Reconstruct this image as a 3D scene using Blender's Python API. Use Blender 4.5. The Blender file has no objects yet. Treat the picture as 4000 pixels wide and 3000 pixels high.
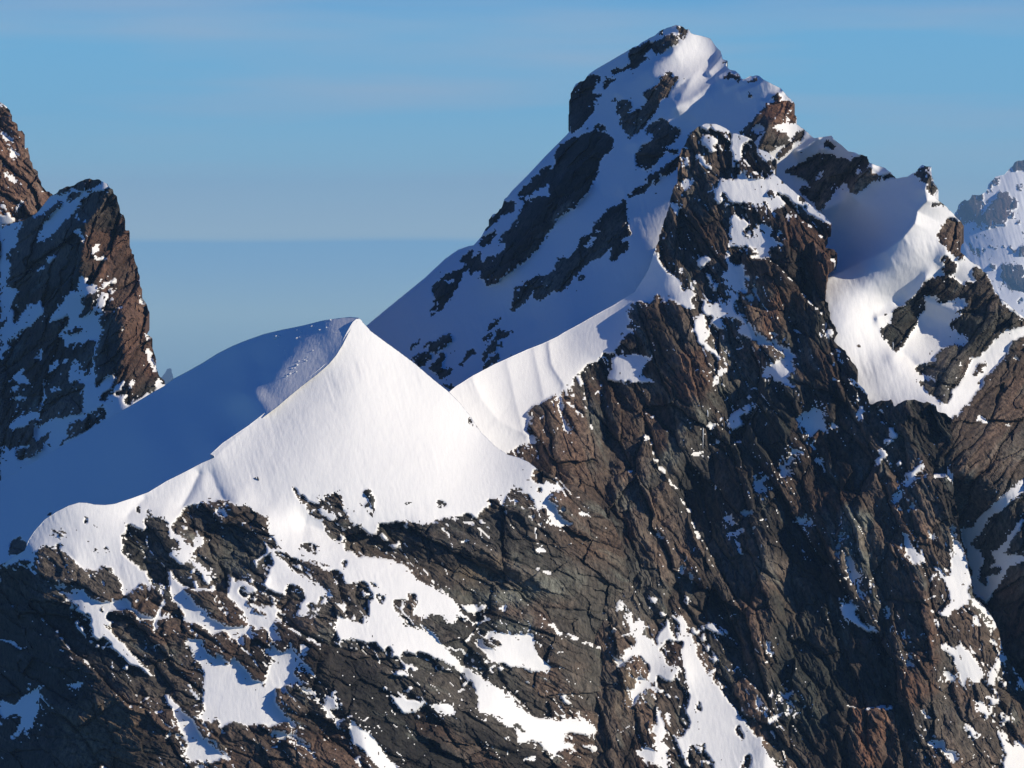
import bpy, math, random
import numpy as np

# ------------------------------------------------------------------ camera, sky, sun, exposure
sc = bpy.context.scene
D0 = 1500.0                 # metres to the snow dome
PX = 0.1                    # metres per photo pixel at D0
PITCH = math.radians(-2.1)  # the camera looks slightly down
SUN = np.array((0.85, -0.37, 0.415)); SUN /= np.linalg.norm(SUN)

cam_data = bpy.data.cameras.new('camera')
cam = bpy.data.objects.new('camera', cam_data)
sc.collection.objects.link(cam)
cam.location = (0, 0, 0)
cam.rotation_euler = (math.pi / 2 + PITCH, 0, 0)
cam_data.sensor_fit = 'HORIZONTAL'
cam_data.sensor_width = 36.0
cam_data.lens = 36.0 / (4000 * PX / D0)
cam_data.clip_start = 1.0
cam_data.clip_end = 120000.0
sc.camera = cam

sun_el = math.asin(SUN[2])
sun_az = math.atan2(SUN[0], SUN[1])          # clockwise from +Y
sun_data = bpy.data.lights.new('sun', 'SUN')
sun_data.energy = 4.4
sun_data.angle = math.radians(0.53)
sun_data.color = (1.0, 0.89, 0.715)
sun = bpy.data.objects.new('sun', sun_data)
sc.collection.objects.link(sun)
from mathutils import Vector
sun.rotation_euler = Vector(tuple(SUN)).to_track_quat('Z', 'Y').to_euler()

world = bpy.data.worlds.new('World')
sc.world = world
world.use_nodes = True
wt = world.node_tree
wn, wl = wt.nodes, wt.links
wn.clear()
w_out = wn.new('ShaderNodeOutputWorld')
w_bg = wn.new('ShaderNodeBackground')
w_bg.inputs['Strength'].default_value = 0.05
sky = wn.new('ShaderNodeTexSky')
sky.sky_type = 'NISHITA'
sky.sun_disc = False
sky.sun_elevation = sun_el
sky.sun_rotation = sun_az
sky.altitude = 3800
sky.air_density = 1.0
sky.dust_density = 0.1
sky.ozone_density = 6.0
tc = wn.new('ShaderNodeTexCoord')
sep = wn.new('ShaderNodeSeparateXYZ')
wl.new(tc.outputs['Generated'], sep.inputs[0])
def wmath(op, a, b=None, clamp=False):
    n = wn.new('ShaderNodeMath'); n.operation = op; n.use_clamp = clamp
    for i, x in enumerate((a, b)):
        if x is None: continue
        if isinstance(x, (int, float)): n.inputs[i].default_value = x
        else: wl.new(x, n.inputs[i])
    return n.outputs[0]
def wmix(fac, a, b):
    n = wn.new('ShaderNodeMix'); n.data_type = 'RGBA'
    if isinstance(fac, (int, float)): n.inputs[0].default_value = fac
    else: wl.new(fac, n.inputs[0])
    for i, x in ((6, a), (7, b)):
        if isinstance(x, tuple): n.inputs[i].default_value = (*x, 1)
        else: wl.new(x, n.inputs[i])
    return n.outputs[2]
z = sep.outputs['Z']
# clear mountain air: the low sky, all the way round, as a ramp over elevation
ramp = wn.new('ShaderNodeValToRGB')
# a faint wobble so that the top of the haze layer is not ruler straight
wob = wn.new('ShaderNodeTexNoise'); wob.inputs['Scale'].default_value = 9.0; wob.inputs['Detail'].default_value = 1.0
wl.new(tc.outputs['Generated'], wob.inputs['Vector'])
zz = wmath('ADD', z, wmath('MULTIPLY', wmath('SUBTRACT', wob.outputs[0], 0.5), 0.0026))
fac = wmath('ADD', wmath('MULTIPLY', zz, 2.5), 0.5, True)     # 0.5 = horizon, 1 = sin(el) 0.2
wl.new(fac, ramp.inputs[0])
SKY = [(0.0, (0.010, 0.045, 0.11)), (0.25, (0.025, 0.09, 0.19)), (0.38, (0.20, 0.33, 0.43)), (0.455, (0.39, 0.57, 0.62)), (0.485, (0.29, 0.51, 0.67)),
       (0.5020, (0.25, 0.49, 0.685)), (0.5042, (0.43, 0.595, 0.655)), (0.530, (0.36, 0.56, 0.665)),
       (0.555, (0.27, 0.52, 0.68)), (0.585, (0.20, 0.47, 0.69)), (0.64, (0.165, 0.44, 0.70)), (0.72, (0.02, 0.23, 0.64)), (1.0, (0.004, 0.14, 0.58))]
e = ramp.color_ramp.elements
while len(e) < len(SKY): e.new(0.5)
for k, (p, c) in enumerate(SKY):
    e[k].position = p
    e[k].color = (*c, 1)
# thin cirrus streaks
mp = wn.new('ShaderNodeMapping'); mp.inputs['Scale'].default_value = (4.0, 4.0, 44.0)
mp.inputs['Rotation'].default_value = (0, math.radians(1.6), 0)
wl.new(tc.outputs['Generated'], mp.inputs['Vector'])
cir = wn.new('ShaderNodeTexNoise'); cir.inputs['Scale'].default_value = 1.6
cir.inputs['Detail'].default_value = 3.0; cir.inputs['Roughness'].default_value = 0.55
wl.new(mp.outputs[0], cir.inputs['Vector'])
cr = wn.new('ShaderNodeMapRange'); cr.inputs[1].default_value = 0.47; cr.inputs[2].default_value = 0.78
wl.new(cir.outputs[0], cr.inputs[0])
hi = wn.new('ShaderNodeMapRange'); hi.inputs[1].default_value = 0.0; hi.inputs[2].default_value = 0.035
wl.new(z, hi.inputs[0])
cfac = wmath('MULTIPLY', wmath('MULTIPLY', cr.outputs[0], hi.outputs[0]), 0.5)
low = wmix(cfac, ramp.outputs[0], (0.42, 0.47, 0.58))
SKYGAIN = 1.0
lowx = wn.new('ShaderNodeVectorMath'); lowx.operation = 'SCALE'
wl.new(low, lowx.inputs[0]); lowx.inputs['Scale'].default_value = 20.0 * SKYGAIN
up = wn.new('ShaderNodeMapRange'); up.interpolation_type = 'SMOOTHSTEP'
up.inputs[1].default_value = 0.10; up.inputs[2].default_value = 0.45
wl.new(z, up.inputs[0])
skyt = wn.new('ShaderNodeVectorMath'); skyt.operation = 'MULTIPLY'
wl.new(sky.outputs[0], skyt.inputs[0]); skyt.inputs[1].default_value = (0.07, 0.86, 2.0)   # thin, dry, deep blue air
wl.new(wmix(up.outputs[0], lowx.outputs[0], skyt.outputs[0]), w_bg.inputs['Color'])
wl.new(w_bg.outputs[0], w_out.inputs['Surface'])

sc.view_settings.view_transform = 'Standard'
sc.view_settings.look = 'None'
sc.view_settings.gamma = 1.0
sc.view_settings.use_curve_mapping = False
sc.view_settings.exposure = 0.0
sc.cycles.use_denoising = True
sc.cycles.max_bounces = 6
sc.cycles.diffuse_bounces = 1

# ------------------------------------------------------------------ helpers
CP, SP = math.cos(PITCH), math.sin(PITCH)
def at(u, v, D):
    """photo pixel u, v at distance D (metres along the view axis) -> world point"""
    x = (u - 2000.0) * PX / D0 * D
    y = -(v - 1500.0) * PX / D0 * D
    return np.stack((x, D * CP - y * SP, D * SP + y * CP), -1)

TILES = {'A': (0, 350, .3617), 'B': (0, 900, .3617), 'C': (0, 1400, .4521), 'D': (0, 2050, .5727),
         'E': (2100, 50, .4521), 'F': (1400, 800, .4521), 'G': (2300, 700, .4521), 'H': (3000, 400, .4521),
         'I': (700, 1350, .4521), 'J': (1600, 1350, .4521), 'K': (2400, 1350, .4521), 'L': (3000, 1100, .4521),
         'M': (600, 2000, .6028), 'N': (1400, 2000, .6028), 'O': (2200, 2000, .6028), 'Q': (3000, 1800, .7236),
         'Z': (3600, 550, .452), '.': (0, 0, 1)}
def P(tile, s):
    """outline 'x,y x,y ...' measured in an enlarged crop -> photo pixels"""
    ox, oy, k = TILES[tile]
    a = np.array([[float(q) for q in p.split(',')] for p in s.split()])
    return a * k + (ox, oy)

# --- noise
def _hash(ix, iy, seed):
    h = (ix.astype(np.int64) * 374761393 + iy.astype(np.int64) * 668265263 + seed * 1442695041) & 0x7fffffff
    h = ((h ^ (h >> 13)) * 1274126177) & 0x7fffffff
    h = ((h ^ (h >> 16)) * 1103515245 + 12345) & 0x7fffffff
    return ((h ^ (h >> 15)) & 0xffffff) / float(0xffffff)
def vnoise(x, y, seed=0):
    ix, iy = np.floor(x), np.floor(y)
    fx, fy = x - ix, y - iy
    fx = fx * fx * fx * (fx * (fx * 6 - 15) + 10); fy = fy * fy * fy * (fy * (fy * 6 - 15) + 10)
    a, b = _hash(ix, iy, seed), _hash(ix + 1, iy, seed)
    c, d = _hash(ix, iy + 1, seed), _hash(ix + 1, iy + 1, seed)
    return (a + (b - a) * fx) * (1 - fy) + (c + (d - c) * fx) * fy
def fbm(x, y, oct=4, seed=0, gain=0.5):
    s, a, t = 0, 1.0, 0
    for o in range(oct):
        s = s + a * (vnoise(x, y, seed + o * 17) - 0.5) * 2; t += a
        x, y, a = x * 2.03 + 3.1, y * 2.03 + 7.7, a * gain
    return s / t
def ridged(x, y, oct=4, seed=0):
    s, a, t = 0, 1.0, 0
    for o in range(oct):
        s = s + a * (1 - np.abs(vnoise(x, y, seed + o * 13) * 2 - 1) * 2); t += a
        x, y, a = x * 2.1 + 1.7, y * 2.1 + 9.2, a * 0.5
    return s / t
def blocks(x, y, seed, tilt, crack=0.0, width=0.09):
    """broken rock: every cell a plane of its own tilt and height, with open joints between the cells"""
    ix, iy = np.floor(x), np.floor(y)
    best = np.full(x.shape, 1e9); sec = np.full(x.shape, 1e9); val = np.zeros(x.shape); cell = np.zeros(x.shape)
    for dx in (-1, 0, 1):
        for dy in (-1, 0, 1):
            cx, cy = ix + dx, iy + dy
            px = cx + _hash(cx, cy, seed); py = cy + _hash(cx, cy, seed + 1)
            ex, ey = x - px, y - py
            d = ex * ex + ey * ey
            h = _hash(cx, cy, seed + 2) - 0.5
            g = (_hash(cx, cy, seed + 3) - 0.5) * 2 * tilt; k = (_hash(cx, cy, seed + 4) - 0.5) * 2 * tilt
            m = d < best
            sec = np.where(m, best, np.minimum(sec, d))
            best = np.where(m, d, best); val = np.where(m, h + g * ex + k * ey, val); cell = np.where(m, h + 0.5, cell)
    if crack < 0: return cell
    if crack: val = val - crack * np.exp(-((np.sqrt(sec) - np.sqrt(best)) / width) ** 2)
    return val
def blur(a, r):
    a = a.astype(float)
    for ax in (0, 1):
        for _ in range(3):
            p = np.concatenate([np.repeat(np.take(a, [0], ax), r + 1, ax), a, np.repeat(np.take(a, [-1], ax), r, ax)], ax)
            c = np.cumsum(p, ax)
            n = a.shape[ax]
            a = (np.take(c, range(2 * r + 1, 2 * r + 1 + n), ax) - np.take(c, range(0, n), ax)) / (2 * r + 1)
    return a

# --- outlines -> raster of 3 photo pixels, with a margin round the frame
RS, MARG = 3.0, 300
RW, RH = int((4000 + 2 * MARG) / RS), int((3000 + 2 * MARG) / RS)
def fill(img, poly, val):
    p = (poly + MARG) / RS
    y0, y1 = max(0, int(p[:, 1].min())), min(RH - 1, int(p[:, 1].max()) + 1)
    q = np.roll(p, -1, 0)
    for j in range(y0, y1 + 1):
        yy = j + 0.5
        m = (p[:, 1] <= yy) != (q[:, 1] <= yy)
        if not m.any(): continue
        a, b = p[m], q[m]
        xs = np.sort(a[:, 0] + (yy - a[:, 1]) / (b[:, 1] - a[:, 1]) * (b[:, 0] - a[:, 0]))
        for k in range(0, len(xs) - 1, 2):
            i0, i1 = max(0, int(math.ceil(xs[k] - 0.5))), min(RW, int(math.floor(xs[k + 1] - 0.5)) + 1)
            if i1 > i0: img[j, i0:i1] = val
def raster(default, items):
    img = np.full((RH, RW), default, np.uint8)
    for kind, poly in items: fill(img, poly, 1 if kind == 'S' else 0)
    return img
def look(img, u, v):
    i = np.clip(((u + MARG) / RS).astype(int), 0, RW - 1); j = np.clip(((v + MARG) / RS).astype(int), 0, RH - 1)
    return img[j, i]
def inside(poly, u, v):
    r = np.zeros(u.shape, bool)
    q = np.roll(poly, -1, 0)
    for (ax, ay), (bx, by) in zip(poly, q):
        if ay == by: continue
        m = (v < ay) != (v < by)
        r ^= m & (u < (bx - ax) * (v - ay) / (by - ay) + ax)
    return r
def tps(ctrl, u, v):
    c = np.array(ctrl, float); n = len(c)
    p = c[:, :2] / 1000.0
    def K(d2): return 0.5 * d2 * np.log(d2 + 1e-12)
    d2 = ((p[:, None] - p[None]) ** 2).sum(-1)
    A = np.zeros((n + 3, n + 3)); A[:n, :n] = K(d2) + np.eye(n) * 1e-3
    A[:n, n] = 1; A[:n, n + 1:] = p; A[n, :n] = 1; A[n + 1:, :n] = p.T
    w = np.linalg.solve(A, np.concatenate((c[:, 2], np.zeros(3))))
    out = w[n] + w[n + 1] * u / 1000 + w[n + 2] * v / 1000
    for k in range(n):
        out = out + w[k] * K((u / 1000 - p[k, 0]) ** 2 + (v / 1000 - p[k, 1]) ** 2)
    return out
def polydist(line, u, v):
    """distance to a polyline and the side (negative = left of it)"""
    best = np.full(u.shape, 1e18); side = np.zeros(u.shape)
    for (ax, ay), (bx, by) in zip(line[:-1], line[1:]):
        dx, dy = bx - ax, by - ay
        t = np.clip(((u - ax) * dx + (v - ay) * dy) / (dx * dx + dy * dy), 0, 1)
        ex, ey = u - ax - t * dx, v - ay - t * dy
        d = ex * ex + ey * ey
        m = d < best
        best = np.where(m, d, best); side = np.where(m, ex - 0.001 * ey, side)
    return np.sqrt(best), side

# --- meshes
def new_mesh(name, verts, quads, mat, parent, smooth, tint=None):
    me = bpy.data.meshes.new(name)
    nv, nf = len(verts), len(quads)
    me.vertices.add(nv); me.vertices.foreach_set('co', verts.astype(np.float32).ravel())
    me.loops.add(nf * 4); me.loops.foreach_set('vertex_index', quads.astype(np.int32).ravel())
    me.polygons.add(nf)
    me.polygons.foreach_set('loop_start', np.arange(0, nf * 4, 4, dtype=np.int32))
    me.polygons.foreach_set('loop_total', np.full(nf, 4, np.int32))
    me.polygons.foreach_set('use_smooth', np.full(nf, smooth, bool))
    if tint is not None:
        at_ = me.attributes.new('tint', 'FLOAT_COLOR', 'POINT')
        at_.data.foreach_set('color', np.concatenate((tint, np.ones((nv, 1))), 1).astype(np.float32).ravel())
    me.materials.append(mat)
    me.update(); me.validate()
    ob = bpy.data.objects.new(name, me)
    sc.collection.objects.link(ob)
    if parent is not None: ob.parent = parent
    return ob
def thing(name, label, cat, kind=None, group=None, loc=(0, 0, 0)):
    o = bpy.data.objects.new(name, None)
    o.location = loc
    sc.collection.objects.link(o)
    o['label'] = label; o['category'] = cat
    if kind: o['kind'] = kind
    if group: o['group'] = group
    return o

# --- materials
def node_mat(name):
    m = bpy.data.materials.new(name); m.use_nodes = True
    return m, m.node_tree.nodes, m.node_tree.links, m.node_tree.nodes['Principled BSDF']
def rock_material(name, scale):
    m, n, l, b = node_mat(name)
    at_ = n.new('ShaderNodeAttribute'); at_.attribute_name = 'tint'
    g = n.new('ShaderNodeNewGeometry')
    mp = n.new('ShaderNodeMapping'); l.new(g.outputs['Position'], mp.inputs[0])
    mp.inputs['Scale'].default_value = (scale, scale, scale * 0.55)
    mp.inputs['Rotation'].default_value = (0.2, 0.65, 0)
    a = n.new('ShaderNodeTexNoise'); a.inputs['Scale'].default_value = 0.60; a.inputs['Detail'].default_value = 10
    a.inputs['Roughness'].default_value = 0.74
    l.new(mp.outputs[0], a.inputs['Vector'])
    mr = n.new('ShaderNodeMapRange'); mr.inputs[1].default_value = 0.36; mr.inputs[2].default_value = 0.66
    mr.inputs[3].default_value = 0.18; mr.inputs[4].default_value = 2.3
    l.new(a.outputs[0], mr.inputs[0])
    # dark streaks, thin and broken along the bedding
    st = n.new('ShaderNodeMapping'); l.new(mp.outputs[0], st.inputs[0]); st.inputs['Scale'].default_value = (1.6, 1.0, 0.30)
    dk = n.new('ShaderNodeTexNoise'); dk.noise_type = 'RIDGED_MULTIFRACTAL'; dk.inputs['Scale'].default_value = 0.22; dk.inputs['Detail'].default_value = 6
    l.new(st.outputs[0], dk.inputs['Vector'])
    d2 = n.new('ShaderNodeMapRange'); d2.inputs[1].default_value = 0.55; d2.inputs[2].default_value = 1.6
    d2.inputs[3].default_value = 1.25; d2.inputs[4].default_value = 0.35
    l.new(dk.outputs[0], d2.inputs[0])
    mm = n.new('ShaderNodeMath'); mm.operation = 'MULTIPLY'; l.new(mr.outputs[0], mm.inputs[0]); l.new(d2.outputs[0], mm.inputs[1])
    vm = n.new('ShaderNodeVectorMath'); vm.operation = 'SCALE'
    l.new(at_.outputs['Color'], vm.inputs[0]); l.new(mm.outputs[0], vm.inputs['Scale'])
    l.new(vm.outputs[0], b.inputs['Base Color'])
    b.inputs['Roughness'].default_value = 0.8
    b.inputs['Specular IOR Level'].default_value = 0.35
    # grain and small broken edges
    vo = n.new('ShaderNodeTexNoise'); vo.inputs['Scale'].default_value = 1.3; vo.inputs['Detail'].default_value = 4
    vo.noise_type = 'RIDGED_MULTIFRACTAL'
    l.new(mp.outputs[0], vo.inputs['Vector'])
    ad = n.new('ShaderNodeMath'); ad.operation = 'MULTIPLY_ADD'
    l.new(a.outputs[0], ad.inputs[0]); ad.inputs[1].default_value = 2.0; l.new(vo.outputs[0], ad.inputs[2])
    bp = n.new('ShaderNodeBump'); bp.inputs['Strength'].default_value = 0.42; bp.inputs['Distance'].default_value = 0.6 / scale
    l.new(ad.outputs[0], bp.inputs['Height'])
    l.new(bp.outputs[0], b.inputs['Normal'])
    return m
def snow_material(name, scale, col):
    m, n, l, b = node_mat(name)
    b.inputs['Roughness'].default_value = 0.65
    b.inputs['Specular IOR Level'].default_value = 0.2
    g = n.new('ShaderNodeNewGeometry')
    mp = n.new('ShaderNodeMapping'); l.new(g.outputs['Position'], mp.inputs[0])
    mp.inputs['Scale'].default_value = (scale, scale * 0.35, scale * 0.35)
    a = n.new('ShaderNodeTexNoise'); a.inputs['Scale'].default_value = 0.9; a.inputs['Detail'].default_value = 6
    l.new(mp.outputs[0], a.inputs['Vector'])
    rp = n.new('ShaderNodeMix'); rp.data_type = 'RGBA'
    rp.inputs[6].default_value = (col[0] * .95, col[1] * .955, col[2] * .965, 1); rp.inputs[7].default_value = (*col, 1)
    l.new(a.outputs[0], rp.inputs[0]); l.new(rp.outputs[2], b.inputs['Base Color'])
    bp = n.new('ShaderNodeBump'); bp.inputs['Strength'].default_value = 0.32; bp.inputs['Distance'].default_value = 0.4 / scale
    l.new(a.outputs[0], bp.inputs['Height']); l.new(bp.outputs[0], b.inputs['Normal'])
    return m
ROCK = rock_material('rock', 1.0)
ROCK_FAR = rock_material('rock_far', 0.25)
SNOW = snow_material('snow', 1.0, (0.865, 0.872, 0.862))
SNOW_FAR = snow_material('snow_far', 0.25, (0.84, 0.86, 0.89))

# rock colours (of the stone itself; dark and tan also paint shade and sunlight)
C_BROWN = np.array((0.215, 0.136, 0.090)); C_GREY = np.array((0.152, 0.149, 0.126)); C_DARK = np.array((0.050, 0.049, 0.045))
ROCKGAIN = 0.345
C_RUST = np.array((0.235, 0.120, 0.070)); C_PALE = np.array((0.235, 0.245, 0.205)); C_TAN = np.array((0.27, 0.20, 0.125))
C_GREEN = np.array((0.080, 0.098, 0.080))

def components(mask):
    """4-connected pieces of a boolean cell grid -> id grid (-1 outside), count"""
    H, W = mask.shape
    par = []
    def find(a):
        while par[a] != a:
            par[a] = par[par[a]]; a = par[a]
        return a
    ids = np.full((H, W), -1, np.int64)
    prev = []
    for j in range(H):
        r = np.concatenate(([0], mask[j].astype(np.int8), [0]))
        d = np.diff(r); st = np.nonzero(d == 1)[0]; en = np.nonzero(d == -1)[0]
        cur = []; k = 0
        for s, e_ in zip(st, en):
            me = len(par); par.append(me)
            while k < len(prev) and prev[k][1] <= s: k += 1
            kk = k
            while kk < len(prev) and prev[kk][0] < e_:
                a, b = find(prev[kk][2]), find(me)
                if a != b: par[max(a, b)] = min(a, b)
                kk += 1
            ids[j, s:e_] = me
            cur.append((s, e_, me))
        prev = cur
    root = np.array([find(a) for a in range(len(par))] + [-1])
    ids = root[ids]
    uq, inv = np.unique(ids, return_inverse=True)
    inv = inv.reshape(ids.shape)
    if uq[0] == -1: return inv - 1, len(uq) - 1
    return inv, len(uq)
COUNT = {}
def sheet(parent, region, ctrl, img, step=4.0, ribs=(), seed=1, strata=(0.9, 0.45), amp=1.0, snow_amp=1.0, bulge=2.0, big=1.0,
          warp=5.0, rough=5.0, tints=(), base=(0.5, 0.5, 0.2), rust=0.25, skirt=(40.0, 60.0), mats=None, min_cells=70, fray=1.0, teeth=1.0, streak=None, dust=0.0, grow=0.34, far=1.0,
          flute=0.0, snow_name='snow_patch', field_cells=5000):
    """one face of a mountain: an outline, a distance for every point of it, snow where the raster says so, broken rock elsewhere.
    The surface is cut into its rock, its snow fields and patches and the outcrops they enclose, each an object."""
    rock_mat, snow_mat = mats or (ROCK, SNOW)
    region = np.asarray(region, float)
    # densify the outline and break it up where it is rock
    pts = []
    for a, b in zip(region, np.roll(region, -1, 0)):
        n = max(1, int(np.hypot(*(b - a)) / 7.0))
        for k in range(n): pts.append(a + (b - a) * k / n)
    R = np.array(pts)
    rk = 1 - look(img, R[:, 0], R[:, 1] + 6).astype(float)
    rk = np.convolve(np.concatenate((rk[-3:], rk, rk[:3])), np.ones(7) / 7, 'valid')
    nx = fbm(R[:, 0] / 34, R[:, 1] / 34, 3, seed + 5) + 0.6 * (vnoise(R[:, 0] / 11, R[:, 1] / 11, seed + 8) - 0.5)
    ny = fbm(R[:, 0] / 30 + 40, R[:, 1] / 30, 3, seed + 6) + 0.6 * (vnoise(R[:, 0] / 10, R[:, 1] / 10, seed + 9) - 0.5)
    R = R + np.stack((nx, ny), 1) * (rk * rough * 1.9 + 0.35)[:, None]
    u0, v0 = R.min(0) - 3 * step; u1, v1 = R.max(0) + 3 * step
    us = np.arange(u0, u1, step); vs = np.arange(v0, v1, step)
    U, V = np.meshgrid(us, vs)
    ins = inside(R, U, V)
    near = ins.copy()
    for ax in (0, 1):
        for s in (-1, 1): near |= np.roll(ins, s, ax)
    for ax in (0, 1):
        for s in (-1, 1): near |= np.roll(near, s, ax)
    # vertices just outside are pulled onto the outline
    edge = near & ~ins
    ej, ei = np.nonzero(edge)
    eu, ev = U[ej, ei], V[ej, ei]
    A, B = R, np.roll(R, -1, 0)
    bd = np.full(eu.shape, 1e18); bu = eu.copy(); bv = ev.copy()
    for c0 in range(0, len(A), 64):
        a, b = A[c0:c0 + 64], B[c0:c0 + 64]
        d = b - a; L = (d ** 2).sum(1) + 1e-9
        t = np.clip(((eu[:, None] - a[:, 0]) * d[:, 0] + (ev[:, None] - a[:, 1]) * d[:, 1]) / L, 0, 1)
        qx, qy = a[:, 0] + t * d[:, 0], a[:, 1] + t * d[:, 1]
        dd = (qx - eu[:, None]) ** 2 + (qy - ev[:, None]) ** 2
        k = dd.argmin(1); r = np.arange(len(eu)); m = dd[r, k] < bd
        bd[m] = dd[r, k][m]; bu[m] = qx[r, k][m]; bv[m] = qy[r, k][m]
    ok = bd < (1.5 * step) ** 2
    edge[ej[~ok], ei[~ok]] = False
    U[ej[ok], ei[ok]] = bu[ok]; V[ej[ok], ei[ok]] = bv[ok]
    valid = ins | edge
    cell = valid[:-1, :-1] & valid[1:, :-1] & valid[:-1, 1:] & valid[1:, 1:]
    cell &= ins[:-1, :-1] | ins[1:, :-1] | ins[:-1, 1:] | ins[1:, 1:]
    # rock relief, metres towards the viewer
    xs, zs = U * PX, V * PX
    wx = xs + 1.5 * fbm(xs / 9, zs / 9, 3, seed + 42) + 0.35 * fbm(xs / 2.4, zs / 2.4, 2, seed + 44)
    wz = zs + 1.5 * fbm(xs / 9 + 5, zs / 9, 3, seed + 43) + 0.35 * fbm(xs / 2.4 + 5, zs / 2.4, 2, seed + 45)
    A_ = wx * math.cos(strata[0]) + wz * math.sin(strata[0]); B_ = -wx * math.sin(strata[0]) + wz * math.cos(strata[0])
    q = strata[1]
    rel = big * 2.0 * ridged(A_ / 40, B_ / 22, 4, seed + 50)
    rel += big * 7.5 * blocks(A_ * q / 24.0, B_ / 24.0, seed + 49, 0.85, 0.22, 0.05)
    rel += 3.7 * blocks(A_ * q / 10.0, B_ / 10.0, seed + 51, 1.0, 0.30, 0.07)
    rel += 1.5 * blocks(A_ * q / 4.2, B_ / 4.2, seed + 52, 1.1, 0.15, 0.1)
    rel += 0.45 * blocks(A_ * q / 1.8, B_ / 1.8, seed + 53, 1.0)
    rel += 0.8 * ridged(A_ * 0.42 / 7.0, B_ / 4.6, 3, seed + 54) + 0.6 * ridged(A_ * 0.4 / 2.6, B_ / 1.7, 3, seed + 56) + 0.22 * fbm(xs / 0.9, zs / 0.9, 2, seed + 55)
    rel -= rel[ins].mean() + 0.7
    # snow or rock, with a frayed border
    cu = (U[:-1, :-1] + U[1:, 1:]) / 2; cv = (V[:-1, :-1] + V[1:, 1:]) / 2
    wu = warp * (1.5 * fbm(cu / 42, cv / 42, 3, seed + 21) + 0.9 * fbm(cu / 11, cv / 11, 2, seed + 22) + 1.5 * teeth * (vnoise(cu / 7.5, cv / 7.5, seed + 25) - 0.5))
    wv = warp * (1.5 * fbm(cu / 42 + 9, cv / 42, 3, seed + 23) + 0.9 * fbm(cu / 11 + 9, cv / 11, 2, seed + 24) + 1.5 * teeth * (vnoise(cu / 7.5 + 9, cv / 7.5, seed + 26) - 0.5))
    snow = look(blur(img, 1), cu + wu, cv + wv) > grow
    if fray > 0:
        c_, s_ = math.cos(strata[0]), math.sin(strata[0])
        k1 = vnoise((cu * c_ + cv * s_) / 22, (-cu * s_ + cv * c_) / 7.5, seed + 31) * 0.6 + vnoise(cu / 7, cv / 6, seed + 32) * 0.4
        k2 = vnoise((cu * c_ + cv * s_) / 20, (-cu * s_ + cv * c_) / 8, seed + 34) * 0.6 + vnoise(cu / 8, cv / 7, seed + 35) * 0.4
        nb = blur(snow, 5); cl = np.clip(0.5 + 1.2 * fbm(cu / 170, cv / 170, 3, seed + 33), 0, 1)
        add = ~snow & (nb > 0.06) & (k1 > 0.95 - fray * (0.42 * nb + 0.14 * cl))
        cut = snow & (nb < 0.97) & (k2 > 0.95 - fray * 0.34 * (1 - nb))
        snow = (snow | add) & ~cut
    if streak is not None:
        # threads of snow in the cracks beside the gullies
        c_, s_ = math.cos(streak[0]), math.sin(streak[0])
        al, ac = cu * c_ + cv * s_ + 14 * fbm(cu / 60, cv / 60, 2, seed + 27), -cu * s_ + cv * c_ + 10 * fbm(cu / 45, cv / 45, 3, seed + 28)
        nw = blur(snow, 14); cl = np.clip(0.5 + 1.4 * fbm(cu / 140 + 4, cv / 140, 3, seed + 29), 0, 1)
        th = np.abs(vnoise(ac / 30, al / 150, seed + 38) - 0.5)
        br = vnoise(ac / 14, al / 15, seed + 39)
        snow |= (th < 0.045 * streak[1] * np.clip(nw * 4, 0, 1) * (0.3 + cl)) & (br > 0.58)
    if dust > 0:
        # snow lies on the ledges of the relief
        led = np.gradient(blur(rel, 1), axis=0)[:-1, :-1] / (step * PX)
        cl = np.clip(0.5 + 1.3 * fbm(cu / 150, cv / 150, 4, seed + 36), 0, 1)
        k3 = vnoise(cu / 26, cv / 13, seed + 37)
        snow |= (led > 2.9 - dust * (1.9 * cl * cl * k3)) & (vnoise(cu / 15, cv / 15, seed + 40) > 0.5)
    sv = np.zeros(U.shape); wgt = np.zeros(U.shape)
    for dj in (0, 1):
        for di in (0, 1):
            sv[dj:U.shape[0] - 1 + dj, di:U.shape[1] - 1 + di] += snow; wgt[dj:U.shape[0] - 1 + dj, di:U.shape[1] - 1 + di] += 1
    sv /= wgt
    m1 = np.clip(blur(1 - sv, 1) * 1.6 - 0.35, 0, 1)
    m2 = blur(1 - sv, 4); m3 = blur(1 - sv, 12)
    # distance
    idx = np.full(U.shape, -1, np.int64); idx[valid] = np.arange(valid.sum())
    u, v = U[valid], V[valid]
    D = tps(ctrl, u, v) + D0
    x, zz_ = u * PX, v * PX
    for line, wl_, wr_, h, *pw in ribs:
        k_ = 0.25 if pw else 1.0
        d, s = polydist(np.array(line, float), u + k_ * 26 * fbm(u / 150, v / 150, 3, seed + 61), v + k_ * 20 * fbm(u / 120 + 7, v / 120, 3, seed + 62))
        w_ = wl_ + (wr_ - wl_) * (0.5 + 0.5 * np.clip(1.4 * s / np.maximum(d, 1e-3), -1, 1))
        D = D - h * np.exp(-np.abs(d / w_) ** (pw[0] if pw else 1.5))
    rel = rel[valid]; a, b = A_[valid], B_[valid]
    rel += bulge * (m2[valid] + 0.8 * m3[valid] - 0.3)
    fade = m1[valid]
    sn = snow_amp * (0.35 * fbm(x / 14, zz_ / 9, 3, seed + 70) + 0.10 * fbm(x / 2.2, zz_ / 3.0, 4, seed + 71))
    if flute:
        ph = x - 0.30 * zz_
        sn = sn + flute * (0.8 * fbm(ph / 2.8, zz_ / 30, 3, seed + 72) + 0.4 * fbm(ph / 0.9, zz_ / 8, 2, seed + 73)) * np.clip(0.35 + fbm(x / 12, zz_ / 12, 2, seed + 74), 0, 1)
    D = D - (fade * rel * amp + (1 - fade) * sn + 0.4 * fade) * far
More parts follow.
